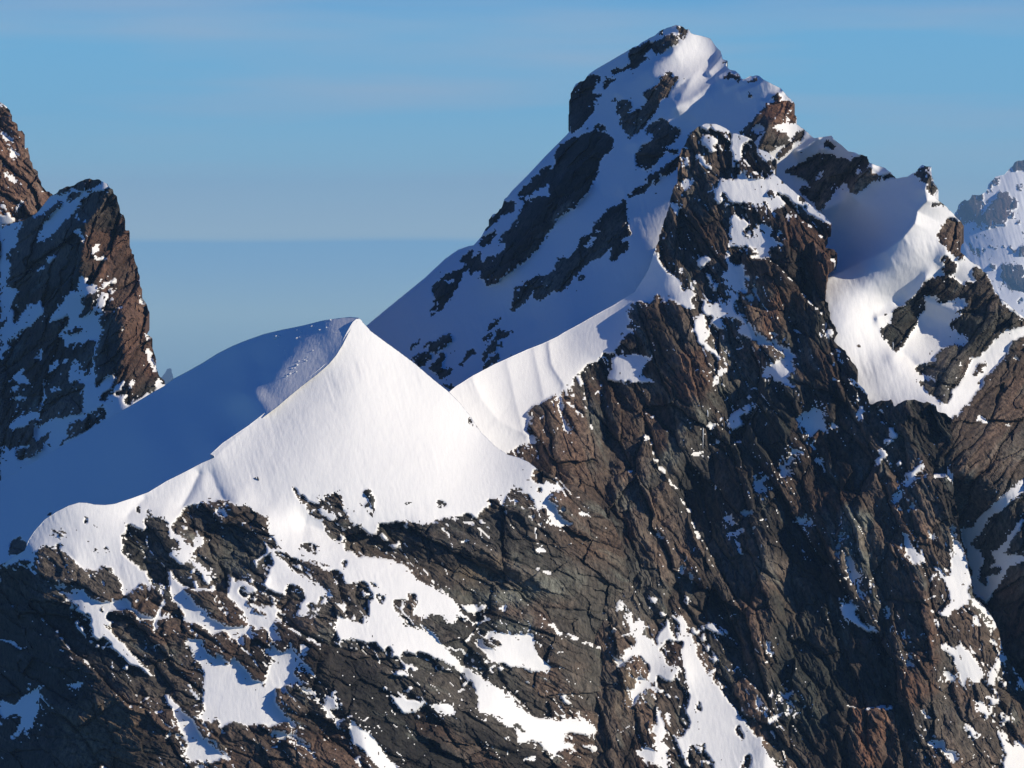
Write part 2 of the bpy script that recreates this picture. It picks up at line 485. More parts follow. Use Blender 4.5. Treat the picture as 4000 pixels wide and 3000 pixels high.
    co = at(u, v, D)
    # colour of the stone, with shade and sunlight painted in by some tints
    n1 = np.clip(0.5 + 2.2 * fbm(a / 44, b / 26, 4, seed + 80), 0, 1)[:, None]
    n2 = np.clip(0.5 + 1.6 * fbm(a / 11 + 3, b / 5, 4, seed + 81), 0, 1)[:, None]
    n3 = np.clip(2.4 * fbm(a / 24 + 8, b / 11, 4, seed + 82) - 0.25, 0, 1)[:, None]
    n4 = np.clip(2.8 * fbm(a / 16 - 4, b / 4, 4, seed + 83) - 0.8, 0, 1)[:, None]
    n5 = np.clip(3.4 * fbm(a / 48 - 9, b / 22, 5, seed + 84) + 0.05, 0, 1)[:, None]
    c24 = blocks(a * q / 24.0, b / 24.0, seed + 49, 0, -1)[:, None]; c10 = blocks(a * q / 10.0, b / 10.0, seed + 51, 0, -1)[:, None]
    c4 = blocks(a * q / 4.2, b / 4.2, seed + 52, 0, -1)[:, None]
    n1 = np.clip(0.45 * n1 + 0.75 * (0.55 * c24 + 0.45 * c10) - 0.08, 0, 1)
    n3 = n3 * (0.35 + 1.1 * c10)
    bb, gg, dk = base
    col = C_BROWN * n1 * bb * 2 + C_GREY * (1 - n1) * gg * 2
    col = col * (1 - 0.5 * n2 * (1 - dk)) + C_DARK * 0.5 * n2
    col = col * (1 - 0.72 * n5)
    col = col * (1 - 0.75 * n4) + C_PALE * 0.75 * n4
    col = col * (1 - rust * n3) + C_RUST * rust * n3
    for poly, c, k in tints:
        ti = np.zeros((RH, RW), np.uint8); fill(ti, np.asarray(poly, float), 1)
        t = look(blur(ti, 5), u + 30 * fbm(u / 60, v / 60, 3, seed + 90), v + 30 * fbm(u / 60 + 3, v / 60, 3, seed + 91))[:, None]
        t = np.clip(t * (0.65 + 0.9 * n2), 0, 1) * k
        col = col * (1 - t) + np.asarray(c) * t
    col = col * ROCKGAIN * (0.62 + 0.45 * c10 + 0.35 * c4)
    # pieces
    J, I = np.nonzero(cell)
    quads = np.stack((idx[J, I], idx[J + 1, I], idx[J + 1, I + 1], idx[J, I + 1]), 1)
    cid = np.full(cell.shape, -1, np.int64)
    sid, ns = components(cell & snow); rid, nr = components(cell & ~snow)
    cid[cell & snow] = sid[cell & snow]; cid[cell & ~snow] = rid[cell & ~snow] + ns
    fc = cid[J, I]
    # the back of the ridge: a skirt behind every open edge
    pc = np.pad(cell, 1); back_v = []; back_q = []; back_c = []; bt = []
    nv = len(co)
    ring = {}
    extra_uvD = []
    def back_ids(k):
        if k not in ring:
            base_i = nv + len(extra_uvD)
            for f in (0.25, 1.0):
                extra_uvD.append((u[k], v[k] + skirt[1] * f * f, D[k] + skirt[0] * f * far, k))
            ring[k] = (base_i, base_i + 1)
        return ring[k]
    for dj, di, e0, e1 in ((-1, 0, (0, 1), (0, 0)), (1, 0, (1, 0), (1, 1)), (0, -1, (0, 0), (1, 0)), (0, 1, (1, 1), (0, 1))):
        open_ = cell & ~pc[1 + dj:1 + dj + cell.shape[0], 1 + di:1 + di + cell.shape[1]]
        for j, i in zip(*np.nonzero(open_)):
            p, q_ = idx[j + e0[0], i + e0[1]], idx[j + e1[0], i + e1[1]]
            if v[p] > vs[-1] - 6 * step and dj == 1: continue
            a_, b_ = back_ids(p), back_ids(q_)
            back_q.append((p, q_, b_[0], a_[0])); back_q.append((a_[0], b_[0], b_[1], a_[1]))
            back_c += [cid[j, i]] * 2
    if extra_uvD:
        ex = np.array(extra_uvD)
        co = np.concatenate((co, at(ex[:, 0], ex[:, 1], ex[:, 2])))
        col = np.concatenate((col, col[ex[:, 3].astype(int)]))
        quads = np.concatenate((quads, np.array(back_q))); fc = np.concatenate((fc, np.array(back_c)))
    size = np.bincount(fc, minlength=ns + nr)
    order = np.argsort(fc, kind='stable'); bounds = np.searchsorted(fc[order], np.arange(ns + nr + 1))
    def emit(name, faces, is_snow, kind=None):
        uq, inv = np.unique(faces, return_inverse=True)
        o = new_mesh(name, co[uq], inv.reshape(-1, 4), snow_mat if is_snow else rock_mat, parent, is_snow, None if is_snow else col[uq])
        if kind: o['kind'] = kind
        return o
    main_rock = ns + int(size[ns:].argmax()) if nr else -1
    small = {True: [], False: []}
    budget = 280
    for c in np.argsort(-size):
        f = quads[order[bounds[c]:bounds[c + 1]]]
        if not len(f): continue
        s = c < ns
        if c == main_rock: emit('rock_face', f, False)
        elif size[c] >= min_cells and budget > 0:
            budget -= 1
            emit(('snow_field' if size[c] > field_cells else snow_name) if s else 'rock_outcrop', f, s)
        else: small[s].append(f)
    if small[True]: emit('snow_flecks', np.concatenate(small[True]), True, 'stuff')
    if small[False]: emit('rock_fragments', np.concatenate(small[False]), False, 'stuff')
    k = parent.name; COUNT[k] = COUNT.get(k, 0) + 280 - budget
    return (lambda uu, vv: float(D[((u - uu) ** 2 + (v - vv) ** 2).argmin()]))
def S(tile, s): return ('S', P(tile, s))
def R(tile, s): return ('R', P(tile, s))

# ------------------------------------------------------------------ foreground: snow dome over a rock wall
CREST = [(-520,2470),(-300,2370),(-120,2275),(20,2195),(97,2150),(112,2110),(135,2075),(175,2030),(220,2000),(270,1975),(310,1963),(345,1965),(370,1971),(410,1973),(450,1968),(520,1945),(580,1923),
         (650,1880),(720,1845),(790,1808),(845,1785),(822,1774),(872,1729),(971,1662),(1030,1616),(1084,1575),(1130,1535),(1175,1498),(1235,1452),(1283,1410),(1310,1378),(1335,1338),(1358,1292),(1378,1258),(1392,1246),(1407,1245)]
DOME_RIGHT = [(1420,1262),(1450,1295),(1500,1332),(1560,1375),(1620,1420),(1690,1480),(1755,1532),(1800,1578),(1840,1630),(1880,1690),(1930,1740),(1980,1775),(2030,1788),(2065,1805),(2102,1834)]
FF_REGION = CREST + DOME_RIGHT + [(2180,1868),(2260,1905),(2330,1960),(2400,2050),(2450,2200),(2490,2450),(2520,2800),(2540,3160),(-520,3160)]
FF = raster(0, [
 # the dome itself
 ('S', np.concatenate((np.array([(20,2215),(20,2000),(300,1850),(820,1650),(1150,1330),(1390,1150),(1560,1250),(1850,1480),(2000,1650),(2140,1770),(2102,1834)]),
   P('J', '1065,1080 1040,1130 1060,1165 1040,1200 980,1240 940,1215 890,1240 850,1270 830,1330 800,1370 780,1300 740,1310 670,1330 695,1400 650,1420 600,1430 570,1490 500,1440 440,1460 350,1480 280,1500 180,1530 100,1530 0,1520'),
   P('I', '1950,1500 1880,1520 1800,1540 1720,1530 1700,1640 1640,1640 1580,1530 1480,1540 1330,1560 945,1195 780,1510 740,1470 620,1400 450,1370 250,1345 130,1360 50,1400'),
   P('C', '1480,1450 1230,1480 1090,1430 1040,1530'), P('D', '820,170 560,300 450,180 260,170 200,240 150,232')))),
 S('M', '751,55 680,0 700,-150 874,-182 940,-80 1040,20 1090,80 1163,170 1240,210 1230,240 1300,280 1420,300 1560,315 1659,375 1659,620 1430,530 1400,510 1370,440 1300,450 1260,470 1230,430 1210,370 1150,380 1110,370 1060,350 1060,310 1000,310 900,300 860,250 790,210 780,150 740,110'),
 S('M', '755,250 775,330 760,380 720,460 720,490 800,510 850,540 860,500 870,470 940,480 970,500 985,560 960,610 920,665 1000,670 1010,650 985,600 1020,590 1075,595 1080,540 1170,545 1100,490 1020,440 950,420 900,380 870,340 830,320'),
 S('N', '-60,240 0,290 100,300 200,310 270,340 330,400 385,450 430,465 600,550 640,600 700,680 710,710 660,690 625,660 640,710 600,715 560,690 540,670 450,650 440,690 400,680 350,670 360,640 385,590 370,550 310,530 340,580 280,570 215,570 240,620 230,640 280,680 300,720 360,765 440,765 470,770 500,800 530,860 580,900 640,940 650,980 720,1010 800,1080 860,1120 930,1150 1000,1220 1050,1280 1110,1310 1180,1340 1300,1350 1380,1335 1460,1355 1400,1290 1420,1295 1480,1350 1550,1410 1530,1435 1330,1425 1330,1480 1400,1505 1520,1530 1600,1540 1700,1600 1790,1660 1700,1655 1640,1600 1560,1560 1440,1515 1390,1510 1300,1560 1240,1560 1180,1510 1100,1480 1050,1500 1030,1470 1020,1400 960,1380 910,1350 880,1320 790,1290 770,1250 785,1220 750,1150 740,1110 690,1070 660,1030 600,990 555,970 500,950 460,930 390,885 385,920 360,930 290,885 280,920 275,970 255,920 200,870 165,870 185,920 190,960 150,890 110,840 40,840 0,830 -47,810 -127,830 -142,760 -132,670 -37,710 43,745 73,740 63,690 93,590 103,530 60,470 0,400'),
 S('M', '100,90 120,110 200,200 255,230 285,135 330,200 270,230 240,270 300,330 380,410 365,440 350,480 280,360 230,290 180,345 120,300 100,255 165,240 170,190 100,150'),
 S('M', '95,340 105,480 130,560 180,640 200,690 240,720 280,720 340,760 400,800 430,770 480,800 510,850 540,810 600,800 640,830 650,800 610,760 600,740 570,750 480,745 400,710 330,660 250,570 180,490 120,420'),
 S('M', '465,400 500,420 590,460 660,490 655,530 610,520 590,480 550,480 560,530 600,600 660,650 720,690 780,750 830,820 810,830 760,830 750,790 720,750 640,730 600,730 600,680 530,600 490,560 495,500 490,440'),
 S('M', '720,610 800,620 830,660 790,670 770,690 780,730 760,740 730,700 740,650 710,660'),
 S('M', '200,860 240,820 290,830 300,870 350,920 410,970 400,900 440,940 460,980 490,1000 510,930 560,990 640,1070 720,1150 730,1060 740,1010 790,960 740,930 710,890 760,880 750,850 800,880 840,910 870,880 870,840 890,860 900,900 960,960 1040,1030 980,1020 920,1000 910,1040 930,1100 900,1120 800,1140 790,1190 800,1250 850,1310 920,1380 890,1400 860,1360 780,1380 700,1370 640,1380 560,1370 490,1360 440,1410 430,1350 400,1320 380,1360 270,1330 330,1300 320,1250 325,1160 330,1080 320,1010 280,960 270,920 250,880'),
 S('M', '60,1175 100,1190 160,1260 250,1360 280,1400 330,1470 400,1540 440,1570 480,1565 495,1610 480,1620 440,1600 350,1625 260,1600 180,1570 215,1550 225,1510 215,1460 180,1430 150,1380 130,1310 110,1250'),
 S('M', '755,1420 800,1410 860,1440 920,1430 960,1470 1000,1500 1030,1560 1065,1610 1040,1600 1010,1530 960,1510 930,1470 880,1460 820,1480 770,1460'),
 S('M', '930,1060 960,1100 980,1140 1040,1160 1080,1210 1060,1220 1010,1170 1000,1210 1060,1260 1110,1310 1100,1280 1120,1190 1170,1220 1210,1270 1140,1280 1150,1330 1200,1370 1210,1420 1170,1360 1120,1310 1050,1250 1000,1200 975,1160 950,1130'),
 S('M', '1265,1350 1310,1380 1400,1440 1440,1490 1500,1560 1560,1659 1600,1700 1500,1700 1460,1659 1400,1590 1340,1540 1290,1490 1280,1420'),
 S('M', '225,1110 250,1130 300,1200 295,1215 250,1170'), S('M', '160,975 175,985 170,1005'), S('M', '945,860 1015,890 985,900 970,940 950,900'),
 S('N', '130,1135 180,1135 220,1180 300,1215 400,1215 435,1255 395,1260 370,1295 330,1290 300,1305 240,1260 225,1200 190,1155'),
 S('N', '475,1245 610,1255 610,1280 635,1300 620,1320 560,1310 510,1300'),
 S('N', '665,600 830,615 800,640 740,655 700,640'), S('N', '895,615 965,615 955,640 930,645'),
 S('N', '840,770 960,790 1060,795 1140,790 1135,870 1160,930 1200,970 1250,1000 1230,1020 1150,1035 1070,1010 980,1000 900,965 850,960 800,890 765,840 750,815 800,825 830,800'),
 R('N', '805,820 860,815 930,850 940,895 890,895 820,870'),
 S('N', '1310,1195 1340,1180 1390,1240 1320,1230'), S('N', '655,180 715,170 710,190 670,195'), S('N', '1140,245 1210,235 1215,260 1160,260'),
 S('N', '180,215 270,205 260,235 200,230'), S('N', '205,1030 250,1030 310,1010 310,1060 240,1055'), S('N', '1100,25 1140,15 1135,35'),
 S('N', '940,1445 990,1465 960,1470'), S('N', '1060,1590 1170,1590 1150,1610 1080,1600'),
 S('O', '100,1510 200,1520 270,1540 330,1590 380,1590 430,1640 480,1659 470,1690 400,1640 340,1610 260,1590 180,1540'),
 S('D', '215,100 300,0 880,0 870,60 820,70 860,120 820,170 860,220 960,300 1050,390 1130,460 1110,490 1080,410 1040,370 980,390 920,430 850,490 840,440 820,380 760,300 690,270 680,300 560,300 540,230 500,190 430,170 350,170 260,170 200,240 150,235 220,190'),
 S('D', '370,430 420,400 440,410 480,450 530,470 560,440 570,380 575,440 620,510 700,525 800,520 850,500 880,530 930,600 1000,630 1040,640 1090,530 1130,500 1110,560 1090,600 1190,610 1140,630 1080,650 1070,720 1050,720 1050,660 940,640 920,600 880,580 800,570 730,600 720,650 790,660 730,680 690,650 640,640 560,600 520,600 530,560 480,500 420,470'),
 S('D', '620,640 700,670 740,710 830,810 920,900 1000,980 1050,1040 960,980 870,930 820,880 760,840 680,840 640,770 630,700'),
 R('D', '660,790 700,765 740,790 760,830 700,835 660,830'),
 S('D', '0,1205 60,1210 100,1230 180,1160 280,1100 260,1250 220,1380 170,1400 100,1460 60,1450 140,1390 150,1300 100,1290 30,1310 0,1310'),
 S('D', '460,1090 560,1065 550,1100 480,1120'), S('D', '1330,1640 1390,1640 1380,1700 1320,1700'),
 # outcrops standing in the snow
 R('I', '945,1195 1000,1210 1025,1260 1030,1290 1080,1275 1100,1300 1110,1345 1195,1360 1200,1290 1320,1290 1330,1250 1380,1245 1425,1310 1410,1400 1470,1480 1480,1540 1580,1530 1640,1640 1650,1700 1350,1690 1280,1640 1240,1580 1280,1570 1230,1530 1150,1480 1090,1400 1030,1310 970,1240'),
 S('I', '1110,1290 1190,1310 1190,1350 1130,1340'), S('I', '1210,1400 1260,1400 1370,1500 1290,1500 1240,1460 1210,1440'),
 R('I', '1570,1290 1600,1240 1650,1235 1700,1290 1690,1420 1690,1490 1640,1460 1600,1390 1640,1330'),
 R('I', '1920,1390 1970,1340 2030,1350 1990,1380'), R('I', '1540,1360 1580,1345 1610,1380 1570,1380'), R('I', '1520,1250 1550,1280 1530,1280'),
 R('I', '70,1400 130,1360 250,1345 340,1350 330,1330 400,1340 450,1370 550,1400 620,1400 740,1470 780,1510 770,1600 830,1659 0,1659 90,1560 100,1490'),
 S('I', '315,1410 385,1400 350,1440 390,1490 310,1450'), S('I', '350,1520 375,1520 370,1550'), S('C', '1700,1500 1770,1590 1660,1640'),
 R('C', '1185,1290 1215,1270 1235,1300 1210,1370 1180,1330'), R('C', '1255,1330 1290,1295 1320,1350 1270,1370'),
 R('C', '1220,1385 1330,1360 1420,1380 1460,1440 1470,1530 1380,1560 1400,1659 1070,1659 1060,1600 1040,1530 1100,1560 1085,1450 1130,1425 1160,1490 1210,1510 1260,1460'),
 R('C', '1430,1570 1530,1560 1560,1659 1420,1659'), R('C', '1480,1455 1590,1470 1650,1470 1700,1500 1660,1630 1590,1590 1520,1510'),
 R('C', '430,1500 510,1460 590,1500 590,1560 520,1550 440,1560'), R('C', '615,1320 645,1330 635,1350'), R('C', '710,1360 760,1360 770,1400 740,1440'),
 R('C', '800,1440 840,1420 850,1470 820,1470'), R('C', '640,1460 690,1490 660,1500'), R('C', '740,1570 770,1560 775,1590 745,1595'),
 R('C', '580,1550 660,1570 610,1575'), R('C', '470,1590 540,1600 520,1640 480,1620'), R('C', '350,1620 420,1600 520,1640 540,1670 340,1670'),
 R('C', '800,1640 900,1610 960,1670 820,1670'), R('C', '245,1640 290,1625 330,1650'),
 R('D', '565,320 640,310 700,270 770,310 760,350 800,370 840,460 820,510 700,520 600,490 565,430'),
 R('D', '850,480 930,430 1000,395 1050,400 1100,490 1090,560 1060,640 1020,630 940,570 880,510'),
 R('D', '555,540 620,560 590,600'), R('D', '660,560 700,560 720,600 680,590'), R('D', '590,170 630,180 620,200'), R('D', '680,150 740,140 760,190 690,190'),
 R('D', '380,430 450,420 510,470 440,460'),
 R('M', '945,200 1010,190 1090,240 1070,275 1010,270 970,240'), R('M', '1060,310 1160,330 1160,360 1090,350'),
 R('M', '870,330 960,315 1100,380 1110,430 1020,430 910,380'), R('M', '1140,380 1200,370 1260,470 1200,430 1140,420'),
 R('M', '1210,310 1260,320 1250,370 1220,370'), R('M', '790,1140 900,1125 970,1170 1000,1250 920,1330 860,1310 800,1220'),
 R('M', '910,1010 1080,1050 1115,1150 1090,1200 1000,1140 940,1070'), R('M', '895,935 930,950 920,985'), R('M', '345,1130 360,1150 352,1165'),
 R('M', '470,1330 500,1325 495,1345'), R('M', '1300,1425 1325,1445 1305,1450'), R('M', '1175,265 1200,270 1185,278'),
 R('M', '1210,745 1270,775 1250,785'), R('M', '1520,825 1550,850 1530,850'),
 R('N', '60,450 150,455 150,475 90,480'), R('N', '220,570 280,560 340,580 310,530 370,545 385,590 350,660 300,665 235,620'),
 R('N', '110,530 180,530 160,610 130,580'), R('N', '160,870 200,870 250,920 270,960 200,960'), R('N', '960,1350 1050,1380 1100,1430 1060,1430'),
 R('N', '620,655 680,680 680,700 640,690'), R('N', '185,830 220,840 210,855'), R('N', '1335,1400 1350,1405 1345,1415'),
 R('J', '500,615 530,605 555,640 550,690 565,735 540,710 500,680'), R('J', '960,1050 1000,1050 1025,1140 1005,1145 980,1100'),
 R('J', '235,1330 280,1305 300,1340 340,1360 330,1390 260,1410 230,1380'), R('J', '705,1230 730,1240 715,1252'), R('J', '640,1258 685,1243 660,1262'),
 R('J', '755,1275 810,1275 800,1300 770,1295'), R('J', '900,1045 925,1090 915,1095'), R('J', '900,1190 940,1190 920,1198'),
 S('J', '930,1190 1040,1130 1060,1165 1110,1190 1180,1200 1175,1165 1230,1190 1355,1235 1290,1245 1210,1225 1195,1290 1210,1350 1265,1385 1280,1440 1330,1500 1430,1560 1330,1555 1220,1540 1195,1480 1170,1400 1100,1420 1090,1350 1040,1290 980,1240'),
 R('J', '1090,1230 1125,1200 1165,1280 1090,1270'),
 S('J', '1440,1430 1510,1450 1590,1495 1500,1470'), S('J', '1030,1465 1080,1470 1060,1485'),
])
FF_CTRL = [(1390,1245,0),(1180,1495,-16),(1000,1640,-27),(830,1785,-40),(600,1925,-50),(400,1975,-60),(270,1985,-62),(150,2070,-63),(60,2180,-62),(-100,2260,-36),
 (1560,1375,2),(1760,1530,2),(1880,1690,0),(2000,1780,-8),(2102,1834,-16),
 (1400,1500,-17),(1400,1750,-34),(1400,2000,-50),(1100,1800,-42),(900,2000,-54),(1700,1800,-24),(1800,2050,-38),(1550,1600,-16),(1200,1600,-26),
 (600,2200,-72),(350,2200,-70),(900,2300,-76),(1300,2300,-72),(1700,2300,-58),(2100,2100,-30),(2300,2000,-12),
 (300,2500,-86),(170,2500,-74),(60,2500,-50),(-100,2500,-10),(600,2600,-96),(1000,2600,-96),(1500,2600,-86),(2000,2600,-56),(2300,2500,-22),
 (300,3000,-106),(170,3000,-94),(60,3000,-70),(-100,3000,-30),(-500,2480,60),(-500,3000,50),(700,3000,-116),(1200,3000,-114),(1800,3000,-86),(2300,3000,-40),(2520,2500,20),(2560,3000,0)]
FF_RIBS = [([(845,1785),(971,1662),(1084,1575),(1175,1498),(1283,1410),(1335,1338),(1390,1245)], 40, 55, 1.0, 1.0), ([(780,1850),(745,1920),(715,1970)], 34, 16, -1.8, 1.3), ([(830,1850),(845,1900),(880,1960)], 44, 20, -1.5, 1.3), ([(560,1945),(500,2010)], 30, 20, -1.2, 1.3),
 ([(300,2200),(330,2400),(420,2600),(520,2800),(560,3050)], 60, 160, 3), ([(150,2200),(170,2350),(250,2480)], 60, 90, 3),
 ([(900,1990),(1010,2060),(1020,2280)], 70, 90, 5), ([(620,2060),(700,2180),(790,2330)], 60, 80, 4),
 ([(1200,2060),(1450,2120),(1850,2230),(2000,2330)], 60, 90, -6), ([(1650,2100),(1900,2200),(2200,2300)], 60, 80, 5),
 ([(1500,2620),(1750,2780),(2000,2900)], 70, 90, 5), ([(1200,2500),(1350,2750),(1450,3000)], 80, 110, 6), ([(1000,2150),(1050,2260)], 40, 60, -3),
 ([(1830,2330),(1880,2450),(1830,2560),(1800,2680)], 30, 60, -8), ([(2150,2500),(2250,2700),(2300,2900)], 70, 90, 5)]
FF_TINTS = [(P('N', '520,380 760,320 900,280 1010,250 960,330 880,410 740,420'), C_TAN * .8, .8),
 (P('N', '610,520 740,520 900,530 1050,460 1300,420 1450,390 1480,430 1300,540 1000,590 760,610 660,600'), C_PALE, .85),
 (P('N', '760,750 900,720 1080,650 1120,720 1060,790 900,780'), C_PALE * .95, .8),
 (P('N', '0,0 1200,50 1400,200 1300,330 1000,250 700,330 400,430 300,300 0,270'), C_DARK, .55),
 (P('M', '450,150 640,130 640,450 450,350'), C_PALE * .8, .7), (P('D', '420,1250 760,1150 1000,1300 900,1659 420,1659'), C_TAN * 1.05, .6),
 (P('N', '1200,780 1659,400 1659,1300 1350,1200'), C_GREY * .9, .4), (P('D', '0,250 230,250 200,500 0,560'), C_TAN * .7, .4), (P('D', '-400,560 250,480 560,640 900,960 760,1150 420,1230 380,1700 -400,1700'), C_DARK * .75, .75)]  # the last, dark tint paints shade over the lower-left corner

# ------------------------------------------------------------------ the shaded far side of the dome
FS_TOP = [(-520,2160),(-300,2040),(-120,1945),(0,1878),(110,1816),(215,1755),(320,1695),(410,1640),(500,1590),(600,1530),(640,1508),(680,1478),(730,1452),(790,1418),(850,1380),(910,1350),(965,1328),(1030,1305),(1100,1288),(1180,1272),(1260,1252),(1320,1243),(1370,1238),(1402,1241)]
FS_REGION = FS_TOP + [(u_ + 3, v_ + 11) for u_, v_ in CREST[::-1] if (u_, v_) != (822,1774) and (u_, v_) != (1407,1245)]
FS = raster(1, [R('C', '385,1375 430,1330 480,1322 430,1365'), R('C', '275,1445 300,1435 292,1462'), R('C', '85,1590 130,1560 190,1500 170,1560 240,1580 240,1630 200,1700 60,1700')])
FS_CTRL = [(1395,1243,1),(1300,1250,9),(1180,1272,24),(1040,1310,44),(910,1350,62),(920,1500,32),(1010,1420,30),(920,1620,6),(900,1715,-14),
 (850,1755,-18),(730,1452,88),(740,1600,52),(740,1760,14),(640,1508,104),(560,1700,68),(560,1880,28),(410,1640,138),(400,1800,100),(400,1970,60),(215,1755,172),(200,2000,115),(0,1878,215),(0,2100,157),(0,2300,108),(-120,1945,232),(-500,2150,292),(-500,2460,210)]
for u_, v_, g_ in ((1335,1338,9.0),(1283,1410,9.3),(1235,1452,9.6),(1175,1498,10.2),(1130,1535,11.5),(1084,1575,13),(1030,1616,14)):
    dc = float(tps(FF_CTRL, np.array([float(u_)]), np.array([float(v_)]))[0]) - 1.0      # the two faces share the crest
    FS_CTRL += [(u_, v_, dc), (u_ - 42, v_ - 42, dc + g_)] + ([(u_ - 80, v_ - 80, dc + g_ * 2.0)] if u_ < 1300 else [])
# ------------------------------------------------------------------ the summit: skyline ridge, shaded face, right-hand snow slopes
MB_TOP = [(1330,1400),(1425,1278),(1500,1215),(1580,1150),(1660,1085),(1740,1010),(1790,975),(1830,961),(1850,958),(1880,925),(1900,890),(1935,835),(1965,795),(2000,745),(2060,685),(2130,610),(2195,545),(2235,505),(2228,470),(2222,430),(2216,395),(2228,360),(2240,340),(2275,310),(2320,275),(2380,240),(2440,205),(2500,170),(2550,140),(2600,112),(2640,98),(2672,100),
          (2690,118),(2700,132),(2740,140),(2775,150),(2790,172),(2800,186),(2815,200),(2822,228),(2842,240),(2832,252),(2850,272),(2872,276),(2888,290),(2900,312),(2925,302),(2960,297),(2985,312),(3020,330),(3050,345),(3075,375),(3098,395),(3108,410),(3092,430),(3090,438),(3112,450),(3105,480),(3140,505),(3155,520),(3180,540),(3215,535),(3248,530),(3258,545),(3285,565),(3312,590),(3345,598),(3362,605),(3392,604),(3398,632),(3420,645),(3455,655),(3480,672),(3497,695),
          (3545,690),(3570,672),(3590,660),(3612,652),(3630,660),(3628,675),(3640,700),(3645,715),(3658,725),(3662,742),(3650,768),(3665,780),(3700,812),(3730,840),(3755,862),(3764,880),(3758,915),(3748,965),(3765,995),(3790,1020),(3830,1045),(3860,1080),(3880,1120),(3905,1160),(3940,1190),(3975,1220),(4000,1240),(4120,1330),(4250,1440),(4330,1500),(4480,1600)]
MB_REGION = MB_TOP + [(4480,3160),(4120,2980),(3960,2720),(3850,2480),(3780,2330),(3700,2120),(3650,1960),(3580,1780),(3500,1640),(3380,1640),(3300,1500),(3200,1420),(3100,1300),(3000,1150),(2900,1000),(2800,900),(2700,1000),(2640,1150),(2400,1320),(2200,1400),(2000,1480),(1800,1600),(1700,1640),(1550,1560),(1400,1450)]
